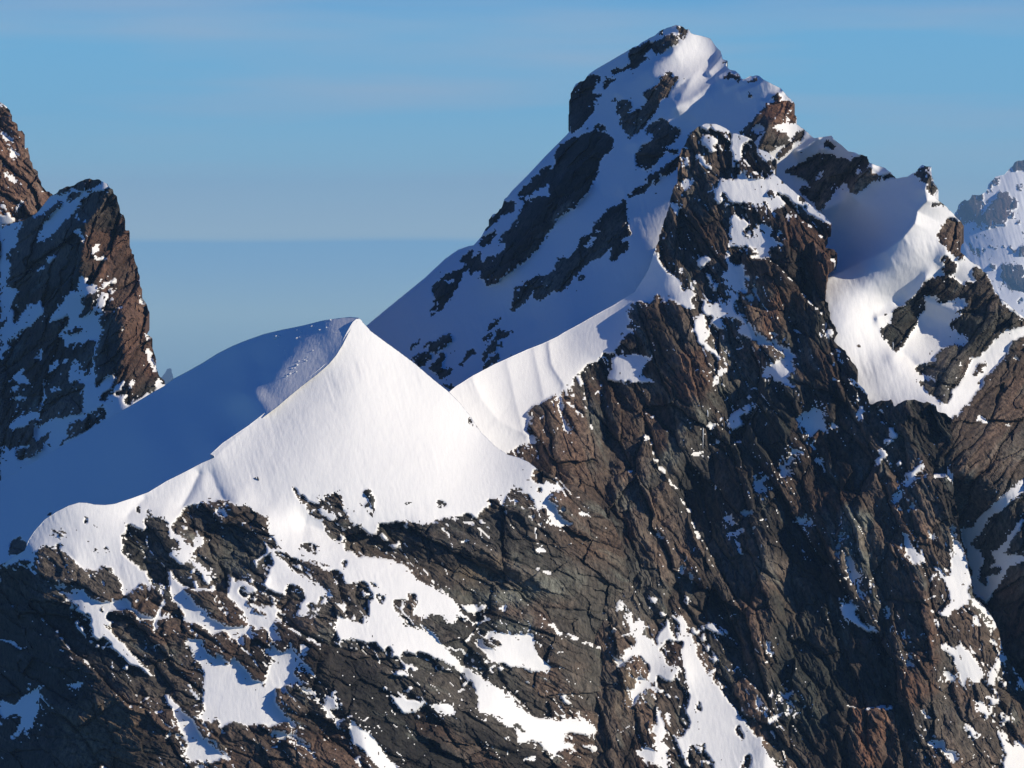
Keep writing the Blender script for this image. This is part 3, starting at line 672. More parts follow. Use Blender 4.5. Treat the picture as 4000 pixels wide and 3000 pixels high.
MB = raster(1, [
 R('E', '1200,130 1270,125 1310,160 1290,180 1280,230 1230,230 1200,200 1195,270 1140,310 1060,360 1000,340 990,300 920,360 870,380 990,370 920,420 830,470 760,490 680,530 640,530 660,490 740,470 800,440 790,380 780,350 830,310 920,260 970,260 1060,230 1130,180 1200,200'),
 R('E', '1195,130 1275,120 1320,160 1280,185 1210,185'), R('E', '1020,200 1060,150 1100,150 1070,190'), R('E', '1100,60 1170,90 1160,110 1120,130'),
 R('E', '200,760 270,690 310,640 360,590 430,540 540,530 540,580 490,640 490,700 560,680 520,730 480,850 430,930 380,990 320,1030 280,1030 240,850'),
 R('E', '550,620 580,570 680,560 670,600 600,650 560,650'), R('E', '560,550 610,520 590,560'), R('E', '750,430 775,420 765,440'),
 R('E', '1060,580 1080,540 1140,510 1180,520 1150,560 1250,550 1200,590 1150,650 1120,700 1070,760 1000,900 920,990 820,1080 790,1105 770,1090 820,1060 740,1030 710,960 700,880 680,800 700,760 810,750 800,830 860,830 950,780 970,760 910,740 910,700 1000,630 1070,600'),
 S('E', '750,870 790,850 820,800 850,830 800,880'),
 R('E', '630,760 690,715 700,760 660,770'), R('E', '480,990 520,950 600,990 600,1020 500,1010'), R('E', '760,1130 780,1130 770,1155'), R('E', '690,1250 725,1240 700,1270'),
 R('E', '1415,850 1450,805 1440,830'), R('E', '1425,910 1450,890 1440,905'),
 R('E', '160,1190 200,1140 300,1090 420,1030 500,1020 600,1040 640,1080 655,1140 620,1200 570,1240 540,1300 520,1400 480,1470 420,1560 320,1680 -100,1750 0,1640 100,1640 110,1560 100,1540 130,1390 150,1290'),
 R('E', '-20,1400 140,1340 100,1480 20,1520 -80,1600 -140,1640 -160,1560'), R('E', '40,1340 120,1300 90,1350 40,1380'),
 R('F', '1860,0 1780,60 1700,160 1650,210 1630,280 1550,380 1470,460 1390,520 1330,560 1250,640 1100,715 1085,660 1045,630 1060,540 1130,440 1200,440 1270,350 1250,320 1190,340 1250,240 1330,180 1340,130 1400,50 1440,-30 1700,-100'),
 R('F', '1240,-40 1380,-20 1340,60 1220,100 1200,150 1130,210 1070,250 1020,310 1000,320 1060,220 1100,160 1170,60'),
 R('F', '1035,330 1070,290 1150,240 1215,200 1180,270 1120,350 1080,370'), R('F', '870,510 890,470 960,390 1010,380 970,450 940,500'),
 R('F', '1060,400 1080,460 1060,550 970,610 960,550 900,600 880,660 820,790 700,920 615,985 640,880 655,770 630,740 660,680 760,600 860,570 940,510 1000,440'),
 S('F', '690,690 740,660 790,660 820,650 830,670 790,690 760,670'),
 R('F', '1310,930 1340,820 1340,740 1410,700 1450,650 1530,620 1610,610 1690,560 1720,510 1780,460 1830,440 1920,320 1910,290 1990,250 2060,170 2140,90 2160,30 2212,40 2300,-60 2330,200 2212,320 2100,410 2040,470 1960,550 1880,610 1840,640 1830,690 1720,760 1700,730 1640,780 1570,840 1510,800 1530,740 1500,760 1460,830 1390,880'),
 S('F', '1990,290 2040,250 2060,280 2020,300'), S('F', '2080,250 2140,230 2130,250'), S('F', '1700,590 1790,540 1750,580'), S('F', '1930,340 2000,340 1960,380'),
 R('F', '1880,660 1920,600 1960,610 1940,650'), R('F', '1310,930 1330,920 1240,990 1225,1000'),
 R('F', '1115,1100 1130,1040 1190,990 1260,960 1230,1010 1160,1080 1120,1120'), R('F', '1055,1165 1160,1110 1180,1130 1140,1160 1070,1190'),
 R('F', '1180,1160 1220,1070 1290,1090 1360,1080 1300,1130 1220,1160 1200,1220 1180,1290 1130,1290 1080,1350 1060,1350 1090,1240 1150,1180'),
 R('F', '1205,1230 1250,1190 1270,1200 1230,1250'), R('F', '865,1390 890,1330 930,1270 1010,1230 970,1280 1040,1270 950,1330 880,1400'),
 R('F', '1060,1410 1090,1360 1200,1290 1220,1310 1170,1370 1080,1420'), R('F', '590,1260 640,1200 720,1140 800,1110 820,1180 760,1230 670,1300 640,1270 600,1270'),
 R('F', '510,1250 600,1190 690,1160 600,1220'), R('F', '420,1290 440,1220 540,1130 510,1200 460,1240'), R('F', '450,1320 520,1280 600,1270 640,1310 560,1390 520,1400'),
 R('F', '610,1410 680,1350 720,1280 760,1290 740,1340 700,1400 640,1430'), R('F', '640,1430 740,1390 830,1430 760,1490 710,1520'), R('F', '700,1540 850,1560 800,1600'),
 R('F', '1300,1290 1350,1280 1320,1310'), R('F', '890,735 915,730 905,755'),
 R('E', '930,1050 940,1000 1000,960 1060,930 1130,920 1150,960 1180,1000 1235,1010 1210,1070 1160,1140 1090,1160 1130,1180 1060,1260 970,1350 900,1340 840,1310 850,1230 900,1140 980,1110 1000,1030'),
 R('E', '1280,1080 1330,1020 1400,990 1360,1030 1300,1080'),
 R('E', '780,1590 860,1500 940,1460 1000,1400 1070,1340 1130,1300 1210,1240 1260,1210 1340,1140 1350,1200 1280,1250 1230,1300 1200,1360 1130,1400 1060,1410 1000,1440 960,1500 880,1560 800,1600'),
 R('G', '0,470 50,400 110,330 150,280 240,220 310,180 290,220 200,280 150,330 160,400 260,380 350,400 350,470 300,520 200,600 100,680 0,740'),
 S('G', '0,500 60,490 30,580 0,580'), S('G', '60,440 140,430 80,470'),
 R('G', '180,690 200,620 250,560 330,540 340,600 280,660 200,720'), R('G', '690,10 750,20 700,25'),
 R('E', '930,1420 980,1380 1010,1400 960,1450'), R('E', '990,1480 1040,1420 1060,1440 1010,1490'), R('E', '1110,1220 1160,1170 1230,1190 1190,1240'),
 R('E', '1600,570 1640,530 1700,515 1720,560 1680,570'), R('E', '1680,570 1740,550 1770,590 1750,630 1720,600'), R('E', '1760,630 1830,580 1900,540 1895,590 1800,605'),
 R('E', '1805,720 1840,690 1870,690 1840,730'), R('E', '2020,720 2080,680 2110,720 2060,770 2030,750'), R('E', '1580,430 1640,400 1650,420 1600,445'), R('E', '1490,510 1530,490 1570,500'),
 R('E', '1700,1050 1760,1020 1850,930 1900,880 1960,800 2050,760 2130,760 2240,790 2240,880 2150,860 2230,960 2100,950 2040,980 1980,1000 1900,1080 1860,1130 1790,1060'),
 S('E', '1830,1020 1900,950 1980,980 1900,1050'),
 R('E', '1890,1180 1930,1080 1990,1000 2080,1030 2170,1080 2180,1130 2080,1160 2010,1210 1940,1190'), R('E', '2060,1260 2150,1150 2212,1130 2212,1160 2110,1260'),
 R('H', '20,200 10,90 50,20 120,0 260,-5 260,40 200,70 190,90 260,100 235,190 160,170 100,170 50,200'), S('H', '130,140 170,140 195,165 140,160'), S('H', '90,75 120,78 110,92'),
 R('H', '0,220 60,230 180,280 190,350 100,370 30,430 0,430'), R('H', '240,270 310,235 330,270 290,320 220,350 80,490 110,440 180,370'),
 R('H', '470,370 510,330 560,350 610,390 570,400'),
 R('H', '130,630 200,560 280,520 350,470 470,440 540,440 600,470 720,490 800,460 880,440 890,520 830,540 910,590 920,660 860,720 760,790 700,760 690,700 640,700 560,790 460,940 420,940 380,860 300,790 270,730 350,720 360,680 280,650 220,620'),
 S('H', '400,690 440,600 480,570 450,650'), S('H', '550,580 600,540 590,560'), S('H', '740,590 790,550 800,580 750,620'),
 R('H', '910,620 1000,630 1060,630 1100,650 1000,665 920,672'), R('H', '1040,625 1070,605 1110,640 1090,658'),
 R('H', '1230,640 1300,580 1350,545 1400,560 1390,610 1430,650 1425,700 1380,685 1320,660 1270,640'), R('H', '1370,730 1400,690 1460,715 1470,750 1440,815 1390,780'),
 R('H', '1410,870 1480,870 1540,900 1420,905'), R('H', '1560,980 1600,1000 1710,1030 1700,1090 1660,1250 1710,1330 1640,1360 1560,1290 1500,1210 1470,1130 1500,1070'),
 R('H', '1490,1340 1550,1340 1620,1370 1620,1460 1560,1490 1500,1440 1540,1400'),
 R('H', '1750,1430 1780,1410 1870,1460 1910,1530 1960,1620 2020,1700 1660,1700 1700,1550 1810,1550 1760,1480'),
 R('L', '1320,60 1360,0 1420,-20 1500,-60 1620,-40 1660,30 1820,50 1900,0 1960,100 2000,170 2080,240 2240,345 2240,380 2100,400 1990,480 1900,580 1820,640 1760,660 1740,550 1690,550 1640,460 1560,380 1600,330 1690,290 1600,260 1690,230 1740,200 1700,140 1640,150 1560,180 1380,180 1350,190 1360,230 1300,330 1280,390 1220,450 1150,560 1130,620 1080,600 1040,540 990,480 975,400 1060,370 1080,250 1120,225 1210,200 1180,160 1250,150'),
 S('L', '1350,130 1480,125 1470,160 1370,190'), S('L', '1730,120 1830,190 1760,160'), S('L', '2060,235 2240,330 2240,250 2130,225'),
 R('L', '1270,780 1290,730 1360,700 1450,690 1450,640 1500,590 1580,545 1650,550 1700,550 1750,560 1750,690 1700,790 1650,870 1600,930 1560,1060 1500,1050 1440,1010 1300,880 1290,855 1400,845 1470,860 1400,810 1300,790'),
 S('L', '1280,800 1400,810 1470,855 1300,850'), S('L', '1650,460 1700,460 1740,520 1700,560 1660,500'),
 R('.', '4520,1380 4200,1250 3960,1330 3920,1390 3880,1450 3840,1470 3800,1560 3760,1600 3730,1620 3700,1650 3640,1610 3560,1640 3480,1600 3400,1680 3560,3100 4520,3200'),
 S('L', '1750,700 1850,620 1950,550 2060,450 2190,370 2200,400 2130,500 2050,590 2040,680 1960,760 1870,800 1860,890 1790,950 1740,960 1720,1060 1650,1050 1560,1120 1460,1120 1440,1010 1540,1060 1600,950 1690,850'),
 R('L', '1760,830 1800,750 1850,690 1890,690 1860,760 1790,830'), S('L', '2100,660 2140,635 2180,670 2180,685'), S('L', '1580,1120 1640,1080 1675,1110 1660,1140 1600,1165'),
 S('L', '1810,1150 1830,1150 1900,1190 1940,1220 1850,1210 1800,1190'), S('L', '2040,1220 2080,1220 2095,1245 2050,1240'),
 R('L', '770,540 790,525 820,545 800,570'), R('L', '755,620 775,615 772,640'), R('L', '790,605 805,600 800,630'), R('L', '725,610 735,605 733,630'), R('L', '1140,190 1170,185 1160,205'), R('L', '920,512 945,530 935,538'),
 R('L', '1290,900 1320,910 1340,940 1320,930'), R('L', '1340,960 1370,980 1350,990'),
 S('Q', '1030,370 1100,370 1120,320 1200,250 1270,190 1385,90 1385,170 1290,230 1210,300 1170,340 1150,400 1080,450 1130,480 1170,540 1140,590 1140,660 1190,690 1180,640 1240,610 1270,560 1200,590 1230,530 1200,500 1240,470 1300,400 1350,330 1385,300 1385,330 1340,400 1290,450 1300,480 1250,500 1385,500 1385,540 1300,570 1270,640 1200,740 1180,780 1150,750 1110,720 1100,640 1080,530 1050,440'),
])
MB_CTRL = [(2640,100,185),(2400,190,216),(2230,330,236),(2230,500,222),(2000,760,222),(1830,960,224),(1600,1130,226),(1430,1270,232),(1350,1400,226),
 (2600,400,160),(2400,600,168),(2200,800,172),(2000,1050,170),(1800,1280,172),(1650,1420,178),(2500,800,132),(2300,1050,130),(2100,1250,132),(1900,1430,134),(1750,1560,140),
 (2560,985,104),(2420,1180,104),(2200,1300,108),(2640,700,116),(2700,520,124),(2420,1300,94),
 (2720,170,176),(2800,210,170),(2700,330,156),(2850,300,152),(3000,330,140),(3090,410,126),(2900,450,128),(3000,560,118),(3150,520,116),(3250,540,104),(3120,650,112),(3330,600,92),(3300,700,98),(3480,690,68),(3200,800,100),(3300,880,88),
 (3400,800,72),(3600,690,42),(3640,770,40),(3580,830,42),(3580,950,34),(3480,1000,38),(3380,1050,44),(3230,1090,52),(3400,920,68),(3300,1000,74),(3200,1000,86),(3230,1050,62),
 (3300,1250,34),(3450,1200,34),(3500,1450,14),(3350,1450,24),(3600,1250,32),(3750,1000,36),(3760,880,44),(3650,1000,34),(3700,1300,22),(3900,1200,30),(4100,1330,40),(3640,1600,4),(3850,1550,16),(4000,1500,26),
 (3750,1850,0),(3950,1800,8),(3700,2000,30),(3850,2000,10),(4000,2050,-4),(3800,2300,22),(3900,2300,6),(4100,2400,-16),(4000,2600,-2),(4100,2850,-10),(4450,1600,60),(4450,2300,-20),(4450,3000,-30),(2900,900,105),(3050,1200,80),(2700,1000,100)]
def _mb(c):
    near = {(2560,985),(2420,1180),(2200,1300),(2640,700),(2700,520),(2420,1300)}
    over = {(2700,330):203,(2850,300):194,(2900,450):166,(3000,330):166,(3090,410):160,(3000,560):148,(3150,520):150,(2720,170):223,(2800,210):219,(2700,520):188,(2640,700):166,(2560,985):136,(4100,2850):34,(3050,1200):86,(2900,900):140,(2700,1000):138,
            (3300,1250):64,(3450,1200):78,(3350,1450):54,(3500,1450):54,(3600,1250):84,(3700,1300):76,(3640,1600):36,(3850,1550):52}
    return [(u_, v_, over.get((u_, v_), z_ + (26 if (u_, v_) in near else 40 if v_ < 1700 else 14))) for u_, v_, z_ in c]
MB_CTRL = _mb(MB_CTRL)
MB_RIBS = [([(3175,755),(3220,705),(3262,668)], 10, 40, 6.5, 1.2), ([(3180,838),(3210,795),(3245,758)], 10, 40, 6.5, 1.2), ([(3280,690),(3305,655),(3332,618)], 10, 36, 6.5, 1.2), ([(3312,750),(3360,690),(3400,660)], 14, 55, 9, 1.2), ([(2890,560),(2930,500),(2965,450)], 10, 36, 6, 1.2), ([(2960,600),(2985,540),(3005,490)], 10, 36, 6, 1.2), ([(3215,1098),(3300,1062),(3380,1018),(3460,980),(3530,925),(3575,870),(3588,820),(3625,782)], 90, 60, 10, 1.0), ([(2430,370),(2530,290),(2620,205)], 22, 60, 4.0), ([(2815,205),(2770,280)], 8, 34, 3.5), ([(2850,262),(2815,300)], 8, 26, 3), ([(2905,315),(2850,345)], 8, 24, 2.5), ([(3060,355),(3000,400)], 8, 30, 3), ([(3255,545),(3215,590)], 8, 34, 3.5), ([(3190,545),(3120,590)], 10, 30, 3), ([(3480,680),(3420,700)], 10, 30, 2.5),
 ([(2560,300),(2700,300),(2640,420),(2500,560)], 40, 60, 4), ([(2300,540),(2200,700),(2050,900),(1950,1050)], 45, 60, 5), ([(3100,420),(3000,520),(2960,560)], 40, 50, 5),
 ([(3400,650),(3330,750),(3220,820)], 40, 50, 5), ([(3640,690),(3620,740)], 25, 25, 4), ([(3720,900),(3700,1000)], 40, 40, 4), ([(2260,400),(2260,500)], 40, 40, 4),
 ([(3250,540),(3330,600),(3390,620)], 25, 30, 3), ([(3540,1250),(3500,1400)], 50, 50, 4), ([(3700,1450),(3650,1600)], 50, 50, 5), ([(3600,1170),(3800,1250)], 50, 60, 4),
 ([(3600,1100),(3530,1200),(3440,1240)], 14, 40, 3), ([(2620,500),(2500,620),(2420,720)], 30, 60, 2), ([(2880,290),(2760,360),(2640,420)], 15, 50, 3.5), ([(2990,310),(2900,370)], 12, 36, 3),
 ([(3500,1330),(3640,1500),(3660,1590)], 30, 30, -3)]
MB_TINTS = [(P('E', '1950,780 2240,780 2240,980 2030,1000 1960,900'), C_RUST * 1.15, .9), (P('H', '0,-10 260,-10 260,200 0,220'), C_RUST * 1.15, .9),
 (P('E', '1800,1000 1880,920 1850,1060'), C_RUST, .8), (P('H', '690,760 830,560 920,590 920,660 760,790'), C_TAN * 2.1, .95), (P('H', '410,940 460,800 530,810 480,930'), C_TAN * 2.1, .95),  # tan slabs, here and next line: brightened beyond the stone to paint sunlight
 (P('H', '410,760 540,600 580,610 450,790'), C_TAN * 2.1, .95), (P('H', '630,620 720,500 700,580'), C_TAN * 2.1, .95), (P('H', '1470,1000 1710,1000 1710,1360 1500,1360'), C_BROWN * 1.15, .8),
 (P('L', '1270,560 1750,560 1600,1060 1300,860'), C_GREY * 1.1, .6), (P('Q', '1180,700 1385,600 1385,1250 1250,900'), C_RUST * .9, .7), (P('L', '1000,150 1360,150 1150,620 970,420'), C_GREEN, .5),
 (P('L', '1560,250 2212,250 2100,700 1700,600'), C_GREEN * .8, .6), (P('L', '1700,700 2212,650 2212,1659 1600,1659'), C_BROWN * .9, .5)]

# ------------------------------------------------------------------ the buttress in front of the summit
MF_TOP = [(1700,1600),(1755,1531),(1780,1510),(1850,1466),(1930,1424),(2000,1392),(2060,1365),(2120,1342),(2180,1314),(2205,1298),(2260,1268),(2330,1228),(2400,1190),(2480,1140),(2530,1060),(2558,980),(2572,930),(2590,880),(2615,790),(2640,720),(2650,640),(2660,580),(2700,520),(2730,496),(2760,482),(2800,484),(2850,508),(2856,520),(2880,522),(2935,540),(2960,580),(3000,595),(3030,625),(3035,660),(3020,675),(3070,720),(3130,770),(3180,810),(3225,845),(3248,868),
          (3246,890),(3225,905),(3234,925),(3222,948),(3228,965),(3262,975),(3272,995),(3266,1015),(3240,1035),(3236,1060),(3234,1090),(3228,1130),(3220,1160),(3240,1190),(3246,1240),(3256,1270),(3268,1295),(3266,1330),(3270,1350),(3300,1372),(3314,1390),(3330,1410),(3345,1430),(3352,1460),(3345,1490),(3375,1520),(3390,1555),(3400,1575),(3440,1562),(3480,1560),(3495,1585),(3520,1570),(3545,1560),(3600,1568),(3655,1580),(3662,1605),(3700,1615),(3722,1650),
          (3718,1720),(3715,1800),(3722,1900),(3735,1985),(3745,2050),(3752,2110),(3772,2160),(3785,2230),(3800,2290),(3795,2320),(3835,2360),(3870,2400),(3892,2440),(3905,2480),(3918,2540),(3945,2590),(3985,2640),(4010,2690),(4120,2820),(4300,3000),(4400,3160)]
MF_REGION = MF_TOP + [(2160,3160),(2130,2600),(2100,2200),(2050,1900),(1900,1800),(1750,1700)]
MF = raster(0, [
 ('S', np.concatenate((np.array([(1600,1700),(1740,1480),(2000,1330),(2200,1230),(2400,1110),(2500,1030),(2520,950),(2558,960)]), P('G', '580,650 620,750 700,820 780,880 820,960 880,1050 930,1130 850,1120 780,1080 720,1040 620,1020 640,985 580,1000 550,1060 500,1060 450,1040 350,1070 340,1120 320,1190 370,1210 300,1300 420,1290 330,1340 220,1480 190,1500 120,1500 80,1580 30,1580 0,1600'),
   P('J', '1550,150 1490,210 1440,270 1390,280 1430,340 1400,345 1340,370 1290,420 1330,480 1300,470 1260,420 1200,460 1170,490 1090,500 1050,530 1000,600 1060,620 1010,660 1010,740 1000,760 1080,785 1160,800 1100,820 1100,845 1000,830 930,870 870,910 835,925 700,1000 300,900')))),
 R('G', '410,820 440,780 510,770 490,835 440,830'), R('J', '1030,555 1060,525 1090,535 1060,555'),
 S('J', '1290,470 1320,500 1310,600 1350,660 1410,740 1380,760 1350,740 1325,650 1300,600'), S('J', '1400,690 1445,700 1420,715'),
 S('J', '1750,90 1860,85 1960,80 2080,110 2010,180 2000,270 2080,300 2130,320 1980,305 1830,300 1700,300 1740,210'),
 S('G', '1150,0 1560,0 1600,20 1680,90 1760,140 1860,200 1960,250 2060,330 2100,380 2050,375 1980,330 1900,290 1860,240 1750,170 1660,120 1600,110 1540,100 1510,160 1490,240 1450,250 1420,210 1380,190 1360,210 1340,180 1300,160 1270,180 1210,180 1190,80'),
 R('G', '1370,150 1420,110 1460,140 1420,190'), R('G', '1420,30 1480,20 1500,70 1440,80'), R('G', '1500,110 1570,85 1640,110 1600,150 1530,170'), R('G', '1230,120 1290,100 1300,150 1250,170'), R('G', '1310,60 1340,50 1350,100 1320,110'), R('G', '1660,150 1720,175 1700,230 1650,200'), R('G', '1560,20 1600,40 1580,70'), R('G', '1240,20 1270,10 1280,60'), R('G', '1320,0 1360,10 1340,30'),
 S('G', '1560,-60 1640,0 1700,50 1760,90 1850,145 1800,155 1740,120 1690,70'), S('G', '1090,180 1100,130 1080,110 1130,60 1160,90 1150,130 1130,150 1165,190 1110,220'),
 S('G', '1225,310 1280,310 1290,350 1350,350 1350,380 1410,380 1380,410 1330,430 1350,500 1340,560 1300,595 1260,580 1200,600 1230,520 1205,480 1230,400'),
 S('G', '1340,540 1440,500 1590,520 1610,550 1690,540 1690,560 1610,580 1560,600 1500,640 1450,630 1460,590 1350,580'), S('G', '1340,670 1500,640 1600,650 1450,680'),
 S('G', '1420,440 1480,390 1560,410 1590,470 1560,500 1470,490'), S('G', '1530,180 1600,120 1660,160 1680,240 1600,260 1540,250'), S('G', '1710,290 1740,300 1730,340 1700,340'),
 S('G', '1200,600 1215,640 1240,690 1200,710 1190,640'), S('G', '1200,700 1250,740 1280,780 1330,720 1350,850 1340,910 1290,900 1230,850 1200,780'),
 S('G', '1140,820 1180,790 1230,830 1260,890 1340,920 1380,970 1330,980 1300,940 1240,910 1160,900 1180,860'), S('G', '925,740 960,690 1020,670 1060,700 1030,735 960,750'),
 S('G', '850,870 880,890 920,950 900,950 870,900'), S('G', '820,960 870,950 930,985 880,1020 850,1000'), S('G', '890,830 910,840 905,860'), S('G', '1075,930 1100,880 1110,910'), S('G', '1350,1015 1400,990 1460,1030 1400,1050'),
 S('G', '965,1030 1000,1030 1000,1080 1060,1090 1110,1070 1160,1080 1200,1110 1230,1010 1230,960 1300,1010 1240,1090 1260,1130 1330,1200 1380,1260 1450,1320 1540,1390 1600,1390 1680,1450 1760,1510 1800,1550 1740,1530 1650,1490 1560,1430 1450,1410 1340,1350 1290,1320 1330,1240 1260,1200 1180,1180 1140,1150 1140,1200 1210,1310 1150,1300 1060,1260 1030,1250 1080,1200 1040,1150 1010,1190 990,1110'),
 R('G', '1140,1160 1170,1150 1200,1190 1260,1200 1320,1220 1260,1300 1220,1290 1160,1230'),
 S('G', '930,1190 990,1170 1000,1280 1050,1310 1040,1360 990,1390 1010,1430 1060,1470 1140,1520 1100,1530 1030,1480 980,1440 930,1390 940,1340 900,1300'),
 S('G', '1165,1530 1180,1490 1210,1460 1190,1510'), S('G', '1130,1659 1160,1610 1190,1580 1190,1640'),
 S('K', '1280,240 1330,190 1400,160 1450,110 1500,85 1530,110 1520,150 1570,215 1500,220 1520,270 1470,270 1500,310 1560,350 1540,360 1470,330 1380,280 1280,280'),
 S('G', '690,200 740,210 790,230 770,300 740,310 730,260'), S('G', '640,485 660,500 640,520'), S('G', '770,820 800,765 820,790 790,815'), S('G', '400,520 500,450 560,400 650,390 640,410 580,430 500,470'),
 S('G', '800,20 920,0 880,60 830,100 810,80'), S('G', '2020,1370 2050,1310 2110,1300 2120,1330 2060,1360'), S('G', '2130,1470 2170,1480 2180,1500 2140,1500'),
 S('E', '1400,1010 1420,930 1500,930 1620,960 1680,1020 1660,1040 1570,1010 1500,1000 1440,1010'), S('E', '1680,1050 1730,1030 1860,1080 1780,1130 1750,1200 1760,1260 1700,1350 1690,1250 1660,1130'),
 S('E', '1410,1070 1480,1060 1560,1080 1560,1130 1500,1130 1510,1180 1560,1170 1490,1220 1470,1170 1420,1140'), S('E', '1360,1230 1420,1240 1460,1290 1530,1360 1500,1365 1430,1320'),
 S('E', '1890,1165 1960,1170 2060,1250 1990,1285 1930,1230 1900,1210'), S('E', '1230,1240 1300,1240 1310,1300 1240,1340'),
 S('E', '1560,1480 1600,1420 1640,1440 1700,1460 1780,1360 1800,1440 1900,1460 2000,1470 2040,1390 2080,1390 2240,1530 2240,1640 2100,1560 2000,1540 1900,1600 1830,1640 1700,1640 1640,1600 1600,1540'),
 R('E', '1760,1450 1800,1440 1790,1470'), R('E', '1990,1540 2060,1530 2080,1600 1990,1600'),
 S('H', '30,590 70,590 150,670 300,810 230,800 150,730'), S('H', '0,700 60,720 100,760 200,830 300,900 400,950 480,985 555,1035 530,1052 440,1015 360,965 310,912 250,880 150,820 80,780 0,740'),
 S('K', '865,280 900,240 950,150 970,170 950,240 900,270 890,330 850,360'), S('K', '870,105 920,95 890,150'),
 S('K', '1565,620 1620,580 1680,560 1720,530 1770,540 1800,570 1800,620 1810,680 1850,760 1895,810 1820,740 1770,710 1740,720 1720,770 1700,820 1660,750 1620,690 1590,640'),
 S('K', '1720,820 1760,810 1740,850'), S('K', '2110,530 2140,540 2160,630 2110,660 2090,590'), S('K', '2070,440 2100,440 2090,510'), S('K', '2000,550 2030,565 2010,570'),
 S('K', '1520,900 1600,900 1670,925 1600,945 1540,940'), S('K', '1510,960 1550,955 1520,1020 1490,1020'), S('K', '1440,1030 1480,1030 1520,1100 1430,1145 1440,1090'),
 S('K', '1740,980 1790,970 1810,1000 1770,1030'), S('K', '1810,950 1870,895 1860,920'), S('K', '1200,1190 1270,1150 1310,1130 1300,1200 1320,1260 1210,1270'), S('K', '850,1245 870,1200 890,1240'),
 S('K', '960,680 1000,660 1000,600 1060,560 1130,520 1230,510 1200,540 1130,590 1080,620 1090,660 1140,680 1090,700 1040,715'), S('K', '800,680 850,670 870,700 820,730'),
 S('K', '820,860 850,830 900,815 880,850'), S('K', '640,945 740,910 740,940 690,950'), S('K', '880,930 900,920 910,950'), S('K', '360,1610 430,1595 440,1659 400,1650'),
 S('K', '1550,1520 1590,1470 1640,1500 1700,1500 1705,1545 1640,1545'), S('K', '1800,1280 1830,1285 1810,1300'), S('K', '1750,1370 1780,1330 1780,1370'),
 S('K', '1840,255 1900,280 1950,310 2020,330 1960,320 1880,290'), S('K', '1820,345 1855,350 1835,360'), S('K', '1930,120 1970,130 1940,155'), S('K', '1870,170 1890,140 1890,180'), S('K', '1900,20 1950,50 1910,60'),
 S('K', '950,1480 1030,1460 1020,1550 980,1540'), S('K', '940,1640 1080,1590 1150,1600 1050,1640'), S('K', '1080,1435 1200,1430 1190,1450 1100,1450'),
 S('L', '700,820 760,870 830,900 870,930 880,1000 850,960 790,920 720,890 690,850'),
 S('L', '930,1070 970,1080 1030,1140 990,1130'), S('L', '970,1190 1010,1230 990,1230'), S('L', '1050,1250 1080,1270 1120,1340 1070,1360 1045,1310'), S('L', '940,1330 980,1370 960,1360'),
 S('L', '1000,1380 1030,1350 1095,1400 1030,1390 1000,1425'), S('L', '930,1450 990,1455 1050,1510 1000,1510 960,1480'), S('L', '930,1560 970,1510 1010,1520 960,1590'), S('L', '1115,1580 1140,1545 1160,1565 1120,1595'),
 S('L', '1240,1659 1330,1560 1340,1610 1300,1659'), S('L', '1550,1659 1570,1570 1620,1590 1590,1659'), S('L', '1405,1220 1430,1215 1425,1250'), S('L', '1150,1190 1205,1190 1180,1198'),
 S('L', '1440,1060 1540,1080 1600,1165 1570,1120 1460,1120'),
 S('O', '345,600 365,570 385,570 405,610 370,625 360,660'),
 S('O', '400,660 440,655 445,700 480,750 520,790 600,870 650,940 690,1000 740,1010 765,1035 720,1040 710,1100 650,1080 610,1050 600,1070 570,1110 550,1080 560,1030 540,980 490,920 440,950 380,990 360,1015 330,965 390,945 410,890 450,890 470,880 470,810 440,790 430,730 400,690'),
 S('O', '470,720 510,710 525,770 490,770'), S('O', '500,1060 550,1100 600,1130 615,1180 570,1150 530,1140 520,1180 480,1230 450,1260 440,1200 460,1130'),
 S('O', '660,700 680,710 690,770 740,830 740,860 690,810 650,860 620,895 610,850 630,790'),
 S('O', '700,655 740,690 750,660 780,700 790,770 830,800 860,870 880,950 920,1030 980,1100 1030,1180 1090,1260 1180,1370 1270,1480 1330,1580 1400,1660 1480,1800 1000,1800 960,1600 920,1540 940,1490 900,1400 870,1310 900,1270 900,1210 870,1220 850,1270 870,1340 880,1400 920,1460 940,1490 880,1520 820,1500 800,1560 800,1630 770,1540 720,1470 790,1450 820,1380 800,1290 820,1210 820,1150 800,1080 780,1000 770,910 780,870 750,800 760,730 720,690'),
 R('O', '1110,1400 1150,1380 1180,1470 1170,1510 1140,1460'), R('O', '1150,1590 1210,1560 1220,1620 1180,1700 1150,1680'), R('O', '1095,1350 1115,1360 1100,1375'), R('O', '815,1540 860,1550 830,1600'),
 S('O', '600,1260 630,1300 640,1350 670,1410 650,1470 680,1530 660,1560 670,1620 700,1660 640,1660 620,1560 600,1500 610,1440 580,1410 610,1380 610,1330'),
 S('O', '470,1550 540,1520 600,1560 640,1620 680,1660 600,1640 530,1610'), S('O', '880,740 960,730 1000,760 1075,820 990,780 930,765'), S('O', '825,735 860,750 870,775 830,790'),
 S('O', '605,125 660,120 665,165 640,180 610,150'), S('O', '545,560 580,545 610,575 570,580'), S('O', '480,585 520,605 500,610'), S('O', '550,615 580,620 560,635'), S('O', '290,750 345,775 330,785'),
 S('O', '750,355 790,350 780,400 755,390'), S('O', '810,390 840,395 845,430 820,425'), S('O', '870,415 905,430 905,445'), S('O', '800,540 825,580 800,600 790,570'),
 S('O', '1310,900 1320,850 1350,820 1330,870 1370,930 1320,915'), S('O', '1450,990 1480,990 1475,1010'), S('O', '1370,1220 1430,1180 1500,1140 1490,1180 1440,1210'),
